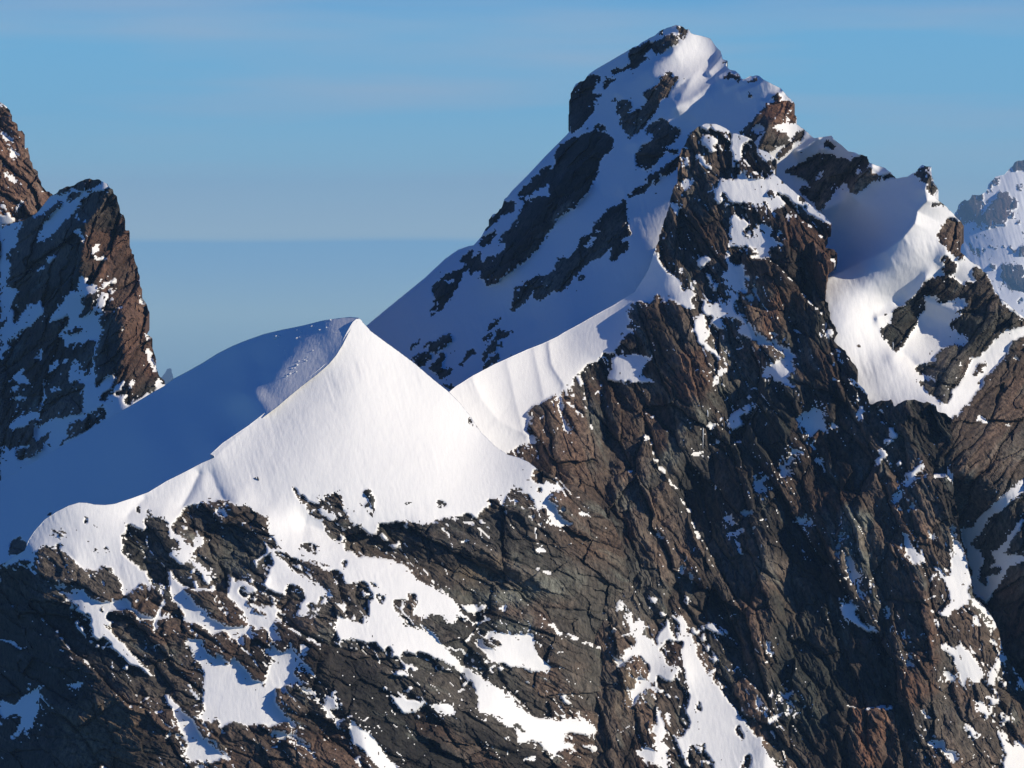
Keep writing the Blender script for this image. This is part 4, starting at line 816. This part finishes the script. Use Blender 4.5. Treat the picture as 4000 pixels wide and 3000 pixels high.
 S('O', '1470,1200 1485,1250 1460,1330 1440,1310'), S('O', '1330,1390 1340,1330 1420,1290 1400,1330 1350,1350'), S('O', '1260,1210 1280,1210 1270,1270 1245,1285'), S('O', '1250,1470 1280,1460 1285,1495'),
 S('Q', '735,120 740,75 790,60 820,20 845,40 800,80 770,120 740,150'), S('Q', '685,90 750,150 720,130'), S('Q', '670,190 720,160 720,200 690,240'), S('Q', '765,230 790,225 790,255 770,260'),
 S('Q', '385,380 410,375 440,410 400,420 385,500 390,540 365,535 375,470'),
 S('Q', '425,520 450,515 465,570 520,635 480,620 490,680 530,730 500,750 460,660 430,620 425,560'), S('Q', '540,645 575,670 555,690 580,730 560,710'),
 S('Q', '375,760 420,780 440,790 440,730 460,780 490,790 470,820 500,860 540,890 590,920 540,920 490,890 440,860 400,830'), S('Q', '620,785 655,800 645,880 640,840'), S('Q', '675,910 700,920 690,935'), S('Q', '720,920 780,970 735,960'),
 S('Q', '700,375 720,390 760,400 760,440 800,480 845,545 810,545 770,560 745,490 740,420'), S('Q', '870,410 895,395 915,415 885,430'),
 S('Q', '985,380 1000,340 1020,360 1015,400 1035,440 1050,480 1070,520 1080,580 1105,620 1105,670 1080,700 1090,740 1060,770 1010,810 970,850 945,810 990,760 980,720 960,650 910,590 900,560 940,600 980,640 990,600 990,520 1010,450'),
 S('Q', '865,650 900,610 930,600 880,650'), S('Q', '895,790 930,820 970,840 930,840'), S('Q', '895,850 915,860 935,900 910,900'), S('Q', '1090,740 1140,760 1200,820 1240,880 1230,915 1180,890 1190,850 1140,800 1100,780'), S('Q', '1090,815 1130,850 1160,900 1110,880'),
 S('Q', '920,995 955,980 1010,1020 1040,990 1080,1040 1130,1090 1170,1150 1130,1200 1100,1190 1070,1110 1060,1060 1070,1140 1080,1170 1060,1230 1040,1200 1030,1120 1000,1060 950,1020'),
 S('Q', '1195,955 1235,990 1210,1005'), S('Q', '1250,955 1280,950 1290,1030 1260,1010'), S('Q', '1240,1015 1310,1080 1260,1080 1240,1140 1210,1210 1180,1200 1190,1150 1220,1110 1250,1070'), S('Q', '1310,1095 1350,1140 1330,1150'), S('Q', '1350,1150 1400,1200 1370,1230 1350,1190'),
 S('Q', '1200,1215 1250,1260 1220,1250'), S('Q', '1180,1260 1210,1290 1265,1290 1250,1310 1200,1310'), S('Q', '1120,1300 1150,1300 1180,1340 1215,1345 1200,1370 1180,1370 1190,1410 1160,1360 1115,1340'),
 S('Q', '1260,1350 1305,1390 1280,1410 1260,1380'), S('Q', '1050,1420 1075,1420 1100,1450 1140,1470 1150,1490 1090,1490 1070,1460'), S('Q', '1240,1440 1260,1450 1290,1490 1280,1520 1320,1560 1340,1500 1400,1560 1400,1800 1230,1800 1290,1580 1250,1530'),
 S('Q', '870,1510 890,1510 950,1510 960,1560 1020,1570 1040,1600 1000,1640 970,1600 940,1550 880,1545'), S('Q', '820,1340 850,1360 880,1395 850,1385'), S('Q', '745,1030 790,1075 770,1070'), S('Q', '730,1100 750,1070 795,1110 780,1120'),
 S('Q', '535,985 550,1010 540,1010'), S('Q', '580,1050 600,1030 595,1060'), S('Q', '70,60 90,30 120,50 110,80 60,90'), S('Q', '970,60 980,10 1000,30 1015,90 990,110 975,100'), S('Q', '945,1140 980,1150 1010,1170 1000,1200 960,1175'),
])
MF_CTRL = [(1755,1531,48),(1850,1466,60),(2000,1392,74),(2200,1300,92),(2330,1230,96),(2420,1180,98),(2500,1120,98),(2558,980,98),(2600,850,106),(2650,640,114),(2700,520,118),(2760,485,120),(2850,510,118),(2940,545,112),(3030,640,104),(3070,720,100),(3160,790,94),(3248,868,88),
 (1800,1700,36),(1950,1600,52),(2100,1500,64),(2300,1350,82),(2500,1250,84),(2650,1100,88),(2700,800,104),(2900,800,95),(3100,900,86),(2700,1300,74),(2900,1200,76),(3100,1200,70),(3240,1100,70),(3250,1250,62),
 (2150,1850,28),(2250,1650,50),(2450,1600,56),(2700,1600,56),(2900,1500,60),(3100,1500,52),(3300,1450,42),(3400,1580,32),(3650,1590,18),(3720,1700,16),(3730,2000,10),(3790,2250,8),(3900,2480,6),(4100,2800,10),
 (2250,2000,16),(2500,2000,30),(2800,2000,34),(3100,2000,30),(3400,1900,20),(3600,1900,12),(2300,2400,-4),(2600,2400,6),(2900,2400,8),(3200,2400,6),(3500,2300,-2),(3700,2400,-6),(2300,2900,-34),(2600,2900,-26),(2900,2900,-22),(3200,2900,-20),(3500,2900,-22),(3800,2900,-18),(4100,3050,-8),(2150,2600,0),(2100,2200,30)]
MF_RIBS = [([(2140,1345),(2150,1420),(2200,1500)], 14, 50, 1.8, 1.2), ([(2085,1375),(2100,1450),(2120,1540)], 14, 45, 1.0, 1.2), ([(1850,1490),(1880,1560),(1950,1640),(2060,1700)], 50, 26, 2.6, 1.2), ([(1980,1420),(2010,1560),(2040,1680)], 16, 45, 0.9, 1.2), ([(2780,540),(2800,700),(2760,900)], 60, 90, 3.30), ([(2720,720),(2680,900),(2660,1100)], 40, 60, -1.65), ([(3230,880),(3120,950),(3060,1100)], 60, 80, 3.30), ([(3130,1000),(3110,1250),(3150,1400)], 35, 40, -4.40), ([(3220,1000),(3190,1200),(3170,1350)], 40, 60, 2.20),
 ([(2700,1230),(2740,1350),(2780,1480),(2740,1600),(2680,1750),(2600,1900),(2480,2080)], 150, 55, 7.15), ([(2330,1450),(2360,1600),(2390,1750),(2380,1950)], 45, 40, -4.95), ([(2150,1620),(2200,1750),(2230,1900)], 60, 70, 2.75),
 ([(2830,1560),(2760,1750),(2700,1950),(2670,2150)], 50, 90, -2.75), ([(2900,1200),(2950,1380),(3060,1480)], 60, 60, 2.75), ([(3120,1500),(3080,1650),(3120,1780)], 90, 60, 3.85),
 ([(2780,2000),(2800,2200),(2760,2400)], 50, 60, -2.75), ([(3000,1900),(2980,2100),(2940,2300)], 110, 60, 3.85), ([(2560,2150),(2580,2350),(2640,2600)], 70, 60, 2.75), ([(3020,2150),(3010,2400),(2990,2700),(3000,3000)], 80, 40, 3.30), ([(3090,2300),(3080,2600)], 50, 60, -2.75),
 ([(3320,2000),(3290,2200),(3260,2400)], 80, 70, 3.30), ([(3400,2050),(3410,2250)], 16, 16, -2.20), ([(3440,2250),(3470,2500),(3490,2800),(3470,3000)], 22, 22, -3.30), ([(3600,2200),(3640,2450),(3620,2700)], 90, 60, 4.40), ([(3700,2650),(3680,2850)], 70, 50, -3.85), ([(3760,2200),(3830,2500),(3930,2700)], 90, 50, 3.30),
 ([(3350,2600),(3360,3000)], 70, 50, 2.75), ([(3450,1650),(3420,1850),(3360,2000)], 60, 70, 2.75), ([(3560,1650),(3560,1850),(3600,2050)], 70, 60, 2.75), ([(3200,1700),(3180,1900)], 60, 60, -2.75), ([(2640,2640),(2580,2720),(2560,3000)], 50, 60, 2.75), ([(2420,2350),(2440,2700)], 70, 70, 2.75)]
MF_TINTS = [(P('K', '560,40 780,30 830,300 760,480 560,460 440,420 420,330 560,200'), C_RUST * .85, .75), (P('K', '1190,80 1330,20 1290,200 1220,240'), C_RUST * .9, .8), (P('J', '1300,400 1480,380 1500,1250 900,960'), C_BROWN * 1.1, .8),
 (P('K', '700,550 600,950 400,1050 250,1350 0,1420 0,1300 250,1120 450,900 520,720 640,600'), C_PALE * .85, .75), (P('K', '0,400 430,400 420,900 0,1250'), C_BROWN, .6),
 (P('G', '950,200 1080,20 1090,100 980,230'), C_TAN, .9), (P('G', '1580,900 1690,960 1640,1380 1520,1380'), C_RUST * .9, .8), (P('G', '1700,350 2080,400 2140,650 2060,950 1700,500'), C_RUST * .8, .7),
 (P('Q', '460,1300 540,1340 640,1340 640,1659 500,1659'), C_RUST * 1.25, .95), (P('Q', '700,1130 830,1130 850,1300 720,1340'), C_RUST * .95, .85), (P('Q', '380,260 560,270 560,660 430,560'), C_PALE, .9), (P('Q', '560,400 700,500 660,780 580,680'), C_PALE * .7, .6),
 (P('Q', '330,180 400,180 370,360 330,330'), C_RUST, .8), (P('Q', '780,1000 900,880 880,1300 800,1200'), C_RUST * .8, .7), (P('O', '1150,500 1350,430 1380,560 1230,640 1240,1300 1150,1250'), C_RUST * .7, .6), (P('O', '960,100 1030,100 1010,260 960,280'), C_PALE * .8, .7),
 (P('O', '380,1050 500,1040 440,1250 380,1420'), C_TAN, .8), (P('O', '1270,350 1390,350 1390,450 1300,440'), C_PALE, .8), (P('K', '560,800 1200,700 1300,1659 520,1659'), C_DARK * .8, .8), (P('Q', '0,680 350,720 500,1200 100,1659 0,1659'), C_GREEN * .7, .55),  # the dark tint is dark stone plus painted shade in the gully
 (P('O', '1380,550 1659,550 1659,1400 1400,1400'), C_GREEN * .6, .6), (P('K', '900,300 1600,300 1400,1100 950,900'), C_GREEN * .75, .5), (P('O', '300,150 450,150 400,280 280,300'), C_RUST * .8, .7), (P('L', '100,250 560,200 560,560 200,600 90,500'), C_GREEN * .65, .6)]
# ------------------------------------------------------------------ the rock pinnacle on the left
P_TOP = [(-480,1180),(-330,1060),(-220,1030),(-120,960),(0,885),(60,868),(110,855),(150,825),(195,768),(225,755),(232,742),(250,740),(258,728),(295,726),(315,708),(352,697),(385,702),(418,718),(425,728),(436,740),(438,755),(450,765),(460,790),(465,832),(482,838),(486,870),(488,898),(502,902),(506,940),(512,990),(525,996),(526,1020),(540,1050),(542,1090),(545,1115),(552,1125),(554,1165),(566,1180),(574,1195),(582,1225),(576,1260),(566,1285),(568,1305),(580,1310),(596,1325),(588,1345),(600,1375),(610,1410),(612,1440),(620,1465),(640,1490),(648,1512),(672,1502),(680,1515)]
P_REGION = P_TOP + [(700,1560),(400,1720),(150,1860),(-120,2020),(-480,2230)]
PI = raster(0, [
 S('A', '340,1390 400,1290 480,1200 560,1150 700,1120 800,1060 850,1100 940,1080 1000,1040 1080,1000 1160,1000 1190,1040 1120,1060 1110,1110 1000,1110 900,1160 860,1230 840,1290 760,1370 710,1410 640,1470 580,1560 500,1610 400,1659 420,1560 480,1500 470,1450 560,1340 680,1250 700,1210 640,1200 560,1270 480,1310 380,1370'),
 R('A', '820,1080 900,1010 980,950 1090,1000 1080,1020 960,1090 880,1110'), R('A', '710,1210 760,1130 850,1110 900,1130 800,1200 740,1230'), S('A', '1060,960 1110,980 1180,1030 1090,1005'),
 S('A', '0,1480 120,1440 240,1430 180,1560 180,1659 0,1659'), R('A', '60,1480 90,1490 70,1510'), R('A', '130,1500 190,1490 160,1550'),
 S('A', '810,1370 840,1370 870,1420 850,1430'), S('A', '890,1440 920,1420 945,1435 900,1455'), S('A', '790,1530 850,1480 870,1550 920,1640 900,1659 860,1570'), S('A', '990,1520 1050,1550 1010,1540'), S('A', '1275,1345 1335,1335 1325,1362'), S('A', '1335,1515 1385,1505 1375,1532'), S('A', '1205,1100 1250,1140 1220,1130'),
 S('B', '0,0 180,0 170,180 100,220 70,300 130,330 110,440 70,520 70,620 180,620 190,680 150,740 130,830 60,960 0,980'), R('B', '70,240 130,210 180,200 160,290 70,320'), R('B', '70,560 100,500 180,540 180,610 80,630'),
 S('B', '0,1090 60,1000 150,840 160,920 140,1010 180,1030 240,920 300,810 330,780 390,800 440,740 460,870 470,910 400,940 340,1020 280,1060 230,1080 180,1130 60,1200 110,1260 20,1330 60,1390 0,1400 0,1290 30,1190'),
 S('B', '510,1010 560,920 640,820 720,720 790,650 820,690 850,560 930,560 1050,600 1030,670 900,730 870,790 930,830 840,920 840,950 950,930 1000,870 1100,680 1180,680 1150,760 1120,820 1080,920 1060,1000 1100,1080 1060,1200 1040,1330 1010,1440 1030,1180 960,1190 880,1220 780,1200 740,1260 690,1260 720,1150 610,1160 680,1060 740,1000 740,910 640,950'),
 R('B', '1010,900 1060,860 1080,900 1020,950'), R('B', '720,1090 800,1050 900,1060 880,1100 800,1130 740,1150'), R('B', '760,790 780,780 770,820'),
 S('B', '490,1550 520,1470 630,1370 640,1460 560,1520'), S('B', '350,1390 440,1290 460,1260 450,1420 400,1390'), S('B', '670,1450 700,1400 770,1390 730,1420'), S('B', '740,1659 740,1560 810,1400 870,1420 850,1500 920,1520 880,1600 800,1610 760,1659'),
 S('B', '850,1640 920,1560 980,1550 1010,1520 1010,1659'), S('B', '1080,1659 1150,1590 1240,1540 1240,1600 1200,1659'), S('B', '60,1560 140,1500 130,1520'), S('B', '150,1600 190,1530 260,1490 270,1580 330,1659 200,1659'),
 S('B', '280,310 330,290 340,310'), S('B', '490,310 560,290 630,260 600,310 520,350'), S('B', '280,460 310,410 360,380 350,420'), S('B', '380,470 420,420 500,370 470,420'), S('B', '400,130 460,80 560,60 480,100'),
 S('B', '830,510 890,490 980,525 900,555 850,560'), S('B', '1090,610 1130,580 1240,505 1265,575 1180,580 1130,620'), S('B', '1150,660 1180,630 1240,670 1230,690 1180,650'), S('B', '1020,170 1060,150 1050,240 1000,260 980,240'),
 S('B', '1010,280 1050,290 1100,270 1170,305 1080,320 1040,320'), S('B', '1000,440 1025,420 1015,450'), S('B', '1190,420 1210,430 1195,465'), S('B', '770,280 840,265 885,270 790,290'), S('B', '790,0 850,0 870,40 920,120 900,130 860,50'),
 S('B', '1435,380 1500,415 1460,412'), S('B', '1510,770 1535,735 1600,790 1530,810'), S('B', '1570,1100 1610,1120 1660,1170 1600,1200 1570,1160'), S('B', '1560,1290 1600,1260 1640,1330 1650,1420 1700,1500 1650,1540 1620,1450 1580,1390'),
 S('B', '1400,1659 1420,1610 1450,1659'), S('B', '1390,630 1430,650 1400,655'), S('B', '1300,1060 1350,1030 1330,1090'),
 S('C', '720,300 790,120 820,0 830,200 820,260 900,200 980,120 990,180 960,260 850,310 860,380 780,470 700,470 730,400'),
 S('C', '0,830 150,520 340,460 380,300 380,180 400,160 400,290 520,520 720,460 900,330 1330,290 1450,200 1550,250 900,620 400,900 0,1100'),
 S('C', '90,290 130,220 150,260 130,300'), S('C', '110,350 180,310 240,340 190,360'), S('C', '410,300 430,270 520,245 520,290'), S('C', '180,530 260,470 330,460 280,500'), S('C', '70,610 120,520 170,500 160,560'),
 R('C', '480,790 520,730 580,690 575,580 650,540 740,540 760,470 850,440 870,410 920,430 910,530 590,710'), R('C', '1070,380 1110,340 1130,250 1230,210 1330,280 1200,350 1100,410'), R('C', '840,370 870,310 920,280 980,280 920,370'),
 R('C', '60,800 50,700 110,620 200,590 330,500 420,520 520,520 440,540 300,580 280,680 330,700 430,620 440,670 380,760 300,830 220,870 180,900 130,830 150,780 260,770 260,740 170,750'),
 R('C', '380,420 400,290 520,280 560,250 700,220 720,300 720,400 680,470 520,520 400,540 330,470'), R('C', '45,980 70,970 60,1000'), R('C', '85,985 105,985 95,1000'), R('C', '0,1030 15,1020 10,1045'), R('C', '50,1045 70,1042 60,1058'),
 S('C', '985,280 1010,230 1070,210 1070,260 1110,260 1130,180 1165,230 1140,250 1010,290'), S('C', '1350,150 1415,215 1370,190 1400,240 1345,285'), S('C', '1270,230 1300,240 1290,265'), S('C', '1265,0 1310,0 1355,60 1360,120 1310,80 1290,40'), S('C', '1435,185 1500,195 1450,225'),
])
P_CTRL = [(400,720,232),(350,700,240),(250,740,262),(150,830,288),(0,885,324),(330,850,236),(310,950,228),(310,1050,222),(340,1150,214),(420,1220,204),(470,1300,194),(470,1420,182),(470,1500,172),
 (450,850,236),(480,1000,232),(540,1100,226),(580,1230,216),(560,1350,204),(620,1460,192),(680,1510,186),(100,1100,280),(200,1300,246),(0,1400,280),(350,1400,204),(300,1550,198),(150,1700,226),(0,1800,240),(500,1600,160),(-120,1200,318),(-120,1900,250),(-480,1200,380),(-480,2200,300)]
P_RIBS = [([(400,760),(330,880),(310,1000),(330,1130),(400,1200)], 50, 70, 6), ([(480,1220),(500,1350),(490,1480)], 40, 50, 5), ([(430,1230),(420,1400)], 30, 30, -4)]
P_TINTS = [(P('B', '800,0 1400,0 1620,900 1700,1600 1300,1600 1350,1000 1000,500'), C_RUST * .9, .7)]

# ------------------------------------------------------------------ the tower at the left edge
T_TOP = [(-460,520),(-380,400),(-300,330),(-230,290),(-170,330),(-120,340),(-60,370),(0,398),(18,408),(38,428),(44,450),(46,468),(60,478),(70,500),(74,515),(88,508),(98,525),(97,560),(95,578),(108,578),(116,600),(120,625),(132,640),(136,660),(148,672),(151,695),(164,715),(172,735),(178,745),(190,742),(203,757),(205,775)]
T_REGION = T_TOP + [(230,830),(120,920),(-120,1020),(-300,1150),(-460,1280)]
TI = raster(0, [
 S('A', '-40,180 -40,60 50,140 120,215 70,205 40,185'), S('A', '0,430 50,460 150,550 190,590 120,555 50,540 30,480'), S('A', '105,640 140,620 200,700 150,720 125,740'), S('A', '195,470 220,425 260,450'), S('A', '255,640 300,615 305,650'),
 S('A', '190,600 240,630 220,640'), S('A', '40,910 70,880 100,930 70,940'), S('A', '110,960 120,910 190,1010 150,1000'), S('A', '90,270 110,260 115,290'), S('A', '150,1220 200,1240 230,1190 265,1235 210,1270 200,1320 260,1340 190,1330'),
 S('A', '0,1240 60,1240 90,1300 60,1300 70,1270 20,1260'), S('A', '-20,1500 -20,1340 40,1390 90,1330 140,1380 170,1400 100,1450'), S('A', '190,1420 220,1390 250,1410'), S('A', '0,820 30,800 50,830 30,840'), S('A', '335,765 375,790 345,792'), S('A', '20,620 40,610 45,630'),
 S('A', '80,1190 100,1170 105,1200'), S('A', '360,1220 380,1225 370,1255'), S('A', '30,1110 60,1110 50,1140'), S('A', '450,1080 480,1070 470,1110'), S('A', '230,855 245,850 240,870')])
T_CTRL = [(0,400,430),(100,560,432),(200,760,430),(0,600,418),(0,800,400),(150,800,412),(-120,500,440),(-120,950,420),(60,700,412),(-300,330,470),(-460,520,500),(-460,1250,470)]

# ------------------------------------------------------------------ the far mountain on the right
DM_TOP = [(3640,1020),(3700,900),(3732,832),(3745,800),(3753,786),(3768,778),(3776,785),(3800,762),(3835,756),(3852,749),(3862,728),(3872,708),(3890,695),(3925,681),(3943,658),(3957,640),(3980,629),(4000,627),(4060,600),(4150,640),(4230,720),(4330,760),(4420,850),(4520,900)]
DM_REGION = DM_TOP + [(4520,1560),(4150,1500),(3900,1400),(3700,1150)]
DM = raster(1, [
 R('Z', '280,640 340,500 375,490 450,450 530,450 520,640 530,770 450,690 360,740 300,700'), R('Z', '690,450 740,450 800,480 840,560 770,600 720,740 640,720 560,780 530,640 590,560 650,470'), R('Z', '750,250 800,180 920,140 920,270 780,262'),
 R('Z', '700,1060 885,1080 920,1330 760,1290 700,1150'), R('Z', '590,1240 640,1300 700,1480 600,1400'), R('Z', '560,440 600,340 650,305 690,300 640,400 580,450'),
 R('Z', '420,920 480,910 540,940 500,980 430,960'), R('Z', '840,920 900,900 900,1000 840,1000'), R('Z', '590,920 650,900 640,950 600,950'), R('Z', '440,830 480,820 520,830 480,850'), R('Z', '430,740 445,720 440,850'), R('Z', '790,360 860,380 885,440 820,430'), R('Z', '760,640 800,620 770,760')])
_r = random.Random(8)
for _ in range(520):        # ribs of rock between the snow runnels
    uu, vv, ll, ww, sl = _r.uniform(3700, 4280), _r.uniform(700, 1400), _r.uniform(10, 50), _r.uniform(3, 7), _r.uniform(-.25, .1)
    fill(DM, np.array([(uu, vv), (uu + ww, vv + ll * .4), (uu + ww * .6 + sl * ll, vv + ll), (uu - ww * .4 + sl * ll * .5, vv + ll * .5)]), 0)
def far_ctrl(z): return [(u_, v_, z + dz * 3.0) for u_, v_, dz in ((3640,1020,60),(3750,790,150),(3900,690,190),(4000,627,230),(4150,640,260),(3800,950,20),(3950,850,60),(4100,900,60),(3750,1150,-150),(3900,1150,-140),(4100,1200,-160),(4000,1000,-60),(4000,1350,-260),(4500,900,330),(4500,1500,-150))]

# ------------------------------------------------------------------ a last blue horn on the horizon
HP_TOP = [(600,1530),(625,1482),(640,1462),(650,1448),(653,1440),(664,1437),(671,1441),(671,1455),(676,1468),(684,1490),(700,1530),(720,1570)]
HP_REGION = HP_TOP + [(640,1600)]
# ------------------------------------------------------------------ build
dome = thing('snow_ridge', 'smooth snow dome with sharp crest above a patchy rock wall in the foreground', 'mountain ridge', 'structure')
fs_at = sheet(dome, FS_REGION, FS_CTRL, FS, seed=11, fray=0, snow_amp=.8, amp=.6, skirt=(60, 60), rough=3, warp=3)
ff_at = sheet(dome, FF_REGION, FF_CTRL, FF, seed=23, ribs=FF_RIBS, strata=(0.55, 0.42), tints=FF_TINTS, snow_amp=.7, flute=0.2, streak=(0.88, 1.0), dust=.85, bulge=.5, amp=.85, base=(.42, .54, .2), rust=.2)
peak = thing('summit_mountain', 'highest rocky peak with snow on its shaded left face and a broken right wall', 'mountain', 'structure')
sheet(peak, MB_REGION, MB_CTRL, MB, seed=37, ribs=MB_RIBS, strata=(-0.85, 0.38), tints=MB_TINTS, snow_amp=1.2, bulge=1.6, fray=.45, grow=.5, amp=.95, warp=6, big=.6, flute=.35, rough=8, base=(.42, .5, .2))
mf_at = sheet(peak, MF_REGION, MF_CTRL, MF, seed=53, ribs=MF_RIBS, strata=(1.15, 0.36), tints=MF_TINTS, snow_amp=.7, flute=.25, skirt=(14, 30), streak=(1.05, .9), bulge=.6, dust=1.0, amp=.95, big=1.0, base=(.58, .5, .2), rust=.25)
pin = thing('rock_pinnacle', 'steep rock pinnacle with shaded snowy left flank standing left of the dome', 'rock pinnacle', 'structure')
sheet(pin, P_REGION, P_CTRL, PI, seed=71, ribs=P_RIBS, strata=(-1.0, 0.4), tints=P_TINTS, amp=1.7, bulge=1.5, base=(.6, .5, .2), rust=.35, rough=4, min_cells=40, fray=.8, dust=.5, grow=.42)
tow = thing('rock_tower', 'sunlit brown rock tower flecked with snow at the left edge', 'rock tower', 'structure')
sheet(tow, T_REGION, T_CTRL, TI, seed=83, tints=[(T_REGION, C_RUST, .7)], strata=(0.8, 0.5), amp=1.7, base=(.8, .45, .15), rust=.6, rough=4, min_cells=40)
far_m = thing('distant_mountain', 'distant hazy mountain streaked with snow behind the right shoulder', 'mountain', 'structure')
sheet(far_m, DM_REGION, far_ctrl(17500), DM, seed=97, strata=(1.35, .5), amp=.65, warp=6, fray=1.2, rough=4, mats=(ROCK_FAR, SNOW_FAR), far=12.7, big=.9, base=(.35, .6, .2), rust=.1, min_cells=40, snow_amp=1.5, flute=1.0, grow=.5, step=3.0)
horn = thing('hazy_peak', 'tiny blue horn-shaped peak far away between pinnacle and dome', 'mountain', 'structure')
sheet(horn, HP_REGION, [(u_, v_, 29000 + (1500 - v_) * 20 + (u_ - 660) * 8) for u_, v_ in HP_TOP + [(660, 1520), (640, 1600)]], raster(0, []), step=3.0, seed=101, amp=.5, rough=1.0, mats=(ROCK_FAR, SNOW_FAR), far=20.0)

# icicles hanging from the ledges of the buttress
m_ice, n_, l_, b_ = node_mat('ice')
b_.inputs['Base Color'].default_value = (0.78, 0.83, 0.87, 1); b_.inputs['Roughness'].default_value = 0.3
for tile, x0, y0, x1, y1, w in (('K', 966, 925, 973, 1180, 9), ('K', 1592, 415, 1577, 590, 7), ('K', 803, 555, 815, 680, 8), ('K', 768, 715, 765, 890, 7), ('K', 1034, 215, 1041, 390, 9),
                                ('Q', 985, 20, 985, 225, 12), ('K', 870, 690, 890, 750, 5), ('L', 1082, 525, 1080, 600, 5), ('Q', 975, 60, 972, 170, 8), ('Q', 998, 60, 996, 130, 6)):
    ox, oy, k = TILES[tile]
    pu0, pv0, pu1, pv1 = ox + x0 * k, oy + y0 * k, ox + x1 * k, oy + y1 * k
    D = mf_at(pu0, pv0) - 0.6
    if tile == 'L': D = mf_at(3480, 1580)
    n, vv, ff = 9, [], []
    rng = random.Random(int(x0 + y0))
    for i in range(n):
        t = i / (n - 1)
        r = w * k * .5 * (1 - t) ** .7 * (0.8 + .4 * rng.random()) * PX + .04
        c = at(np.array(pu0 + (pu1 - pu0) * t + rng.uniform(-.8, .8)), np.array(pv0 + (pv1 - pv0) * t), np.array(D))
        for q in range(6):
            a = q * math.pi / 3
            vv.append(c + np.array((r * math.cos(a), r * math.sin(a), 0)))
    for i in range(n - 1):
        for q in range(6):
            ff.append((i * 6 + q, i * 6 + (q + 1) % 6, (i + 1) * 6 + (q + 1) % 6, (i + 1) * 6 + q))
    new_mesh('icicle', np.array(vv), np.array(ff), m_ice, peak, True)

# loose lumps: two dark stones on the dome, snow clods along the wind-scoured crest
def lump(r, seed, sx=1.0, sy=1.0, sz=1.0):
    rng = random.Random(seed)
    vv, ff = [], []
    nl, ns_ = 6, 8
    for i in range(nl + 1):
        th = math.pi * i / nl
        for j in range(ns_):
            ph = 2 * math.pi * j / ns_
            k = r * (0.75 + 0.5 * rng.random())
            vv.append((k * sx * math.sin(th) * math.cos(ph), k * sy * math.sin(th) * math.sin(ph), k * sz * math.cos(th)))
    for i in range(nl):
        for j in range(ns_):
            ff.append((i * ns_ + j, (i + 1) * ns_ + j, (i + 1) * ns_ + (j + 1) % ns_, i * ns_ + (j + 1) % ns_))
    return np.array(vv), np.array(ff)
m_stone, n_, l_, b_ = node_mat('dark_stone')
nz = n_.new('ShaderNodeTexNoise'); nz.inputs['Scale'].default_value = 2.0
mx = n_.new('ShaderNodeMix'); mx.data_type = 'RGBA'; mx.inputs[6].default_value = (.025, .028, .03, 1); mx.inputs[7].default_value = (.06, .06, .055, 1)
l_.new(nz.outputs[0], mx.inputs[0]); l_.new(mx.outputs[2], b_.inputs['Base Color']); b_.inputs['Roughness'].default_value = .85
for pu, pv, r, sx, sz, lean, lab in ((1008, 1871, .62, .55, 1.35, -.35, 'larger of two small dark stones on the sunlit dome snow, leaning left'), (997, 1868, .42, .75, .9, -.3, 'smaller of two small dark stones on the sunlit dome snow, beside the larger')):
    vv, ff = lump(r, int(pu), sx, .7, sz)
    p = at(np.array(pu), np.array(pv), np.array(ff_at(pu, pv) - .15))
    o = new_mesh('stone', vv, ff, m_stone, None, False)
    o.location = tuple(p); o.rotation_euler = (0, lean, 0)
    o['label'] = lab; o['category'] = 'stone'; o['group'] = 'dark stones on the dome snow'
rng = random.Random(5)
vv, ff = [], []
spots = [(1085, 1318, .95), (1076, 1322, .6), (1093, 1314, .5), (1160, 1290, .35), (1218, 1275, .4), (1290, 1250, .4), (1158, 1322, .4), (1248, 1290, .45), (1275, 1280, .4), (1168, 1412, .45), (1160, 1425, .5), (1140, 1440, .4), (1135, 1460, .55), (1120, 1470, .4)]
for _ in range(18):
    t = rng.random()
    spots.append((1330 - t * 260 + rng.uniform(-10, 10), 1250 + t * 60 + abs(rng.gauss(0, 30)), rng.uniform(.12, .3)) if rng.random() < .55 else
                 (1230 - t * 130 + rng.uniform(-14, 14), 1375 + t * 110 + rng.uniform(-10, 10), rng.uniform(.14, .36)))
for k, (pu, pv, r) in enumerate(spots):
    a, f = lump(r, 100 + k, 1.2, 1.0, .8)
    p = at(np.array(pu), np.array(pv), np.array(fs_at(pu, pv) - .1))
    f = f + len(vv) * len(a); vv.append(a + p); ff.append(f)
o = new_mesh('snow_clods', np.concatenate(vv), np.concatenate(ff), SNOW, dome, False); o['kind'] = 'stuff'
print('PARTS', COUNT)

# ------------------------------------------------------------------ the air
hz = bpy.data.materials.new('haze'); hz.use_nodes = True
hn, hl = hz.node_tree.nodes, hz.node_tree.links
hn.clear()
ho = hn.new('ShaderNodeOutputMaterial'); hv = hn.new('ShaderNodeVolumePrincipled')
hv.inputs['Color'].default_value = (0.36, 0.66, 1.0, 1)
hv.inputs['Density'].default_value = 2.4e-5
hv.inputs['Anisotropy'].default_value = 0.0
hl.new(hv.outputs[0], ho.inputs['Volume'])
x0, x1, y0, y1, z0, z1 = -7000, 7000, -200, 33500, -1500, 540
bv = np.array([(x, y, z) for x in (x0, x1) for y in (y0, y1) for z in (z0, z1)], float)
bq = np.array([(0, 1, 3, 2), (4, 6, 7, 5), (0, 4, 5, 1), (2, 3, 7, 6), (0, 2, 6, 4), (1, 5, 7, 3)])
haze = new_mesh('haze', bv, bq, hz, None, False)
haze['kind'] = 'stuff'; haze['label'] = 'thin blue mountain air between the ridges and the far peaks'; haze['category'] = 'haze'
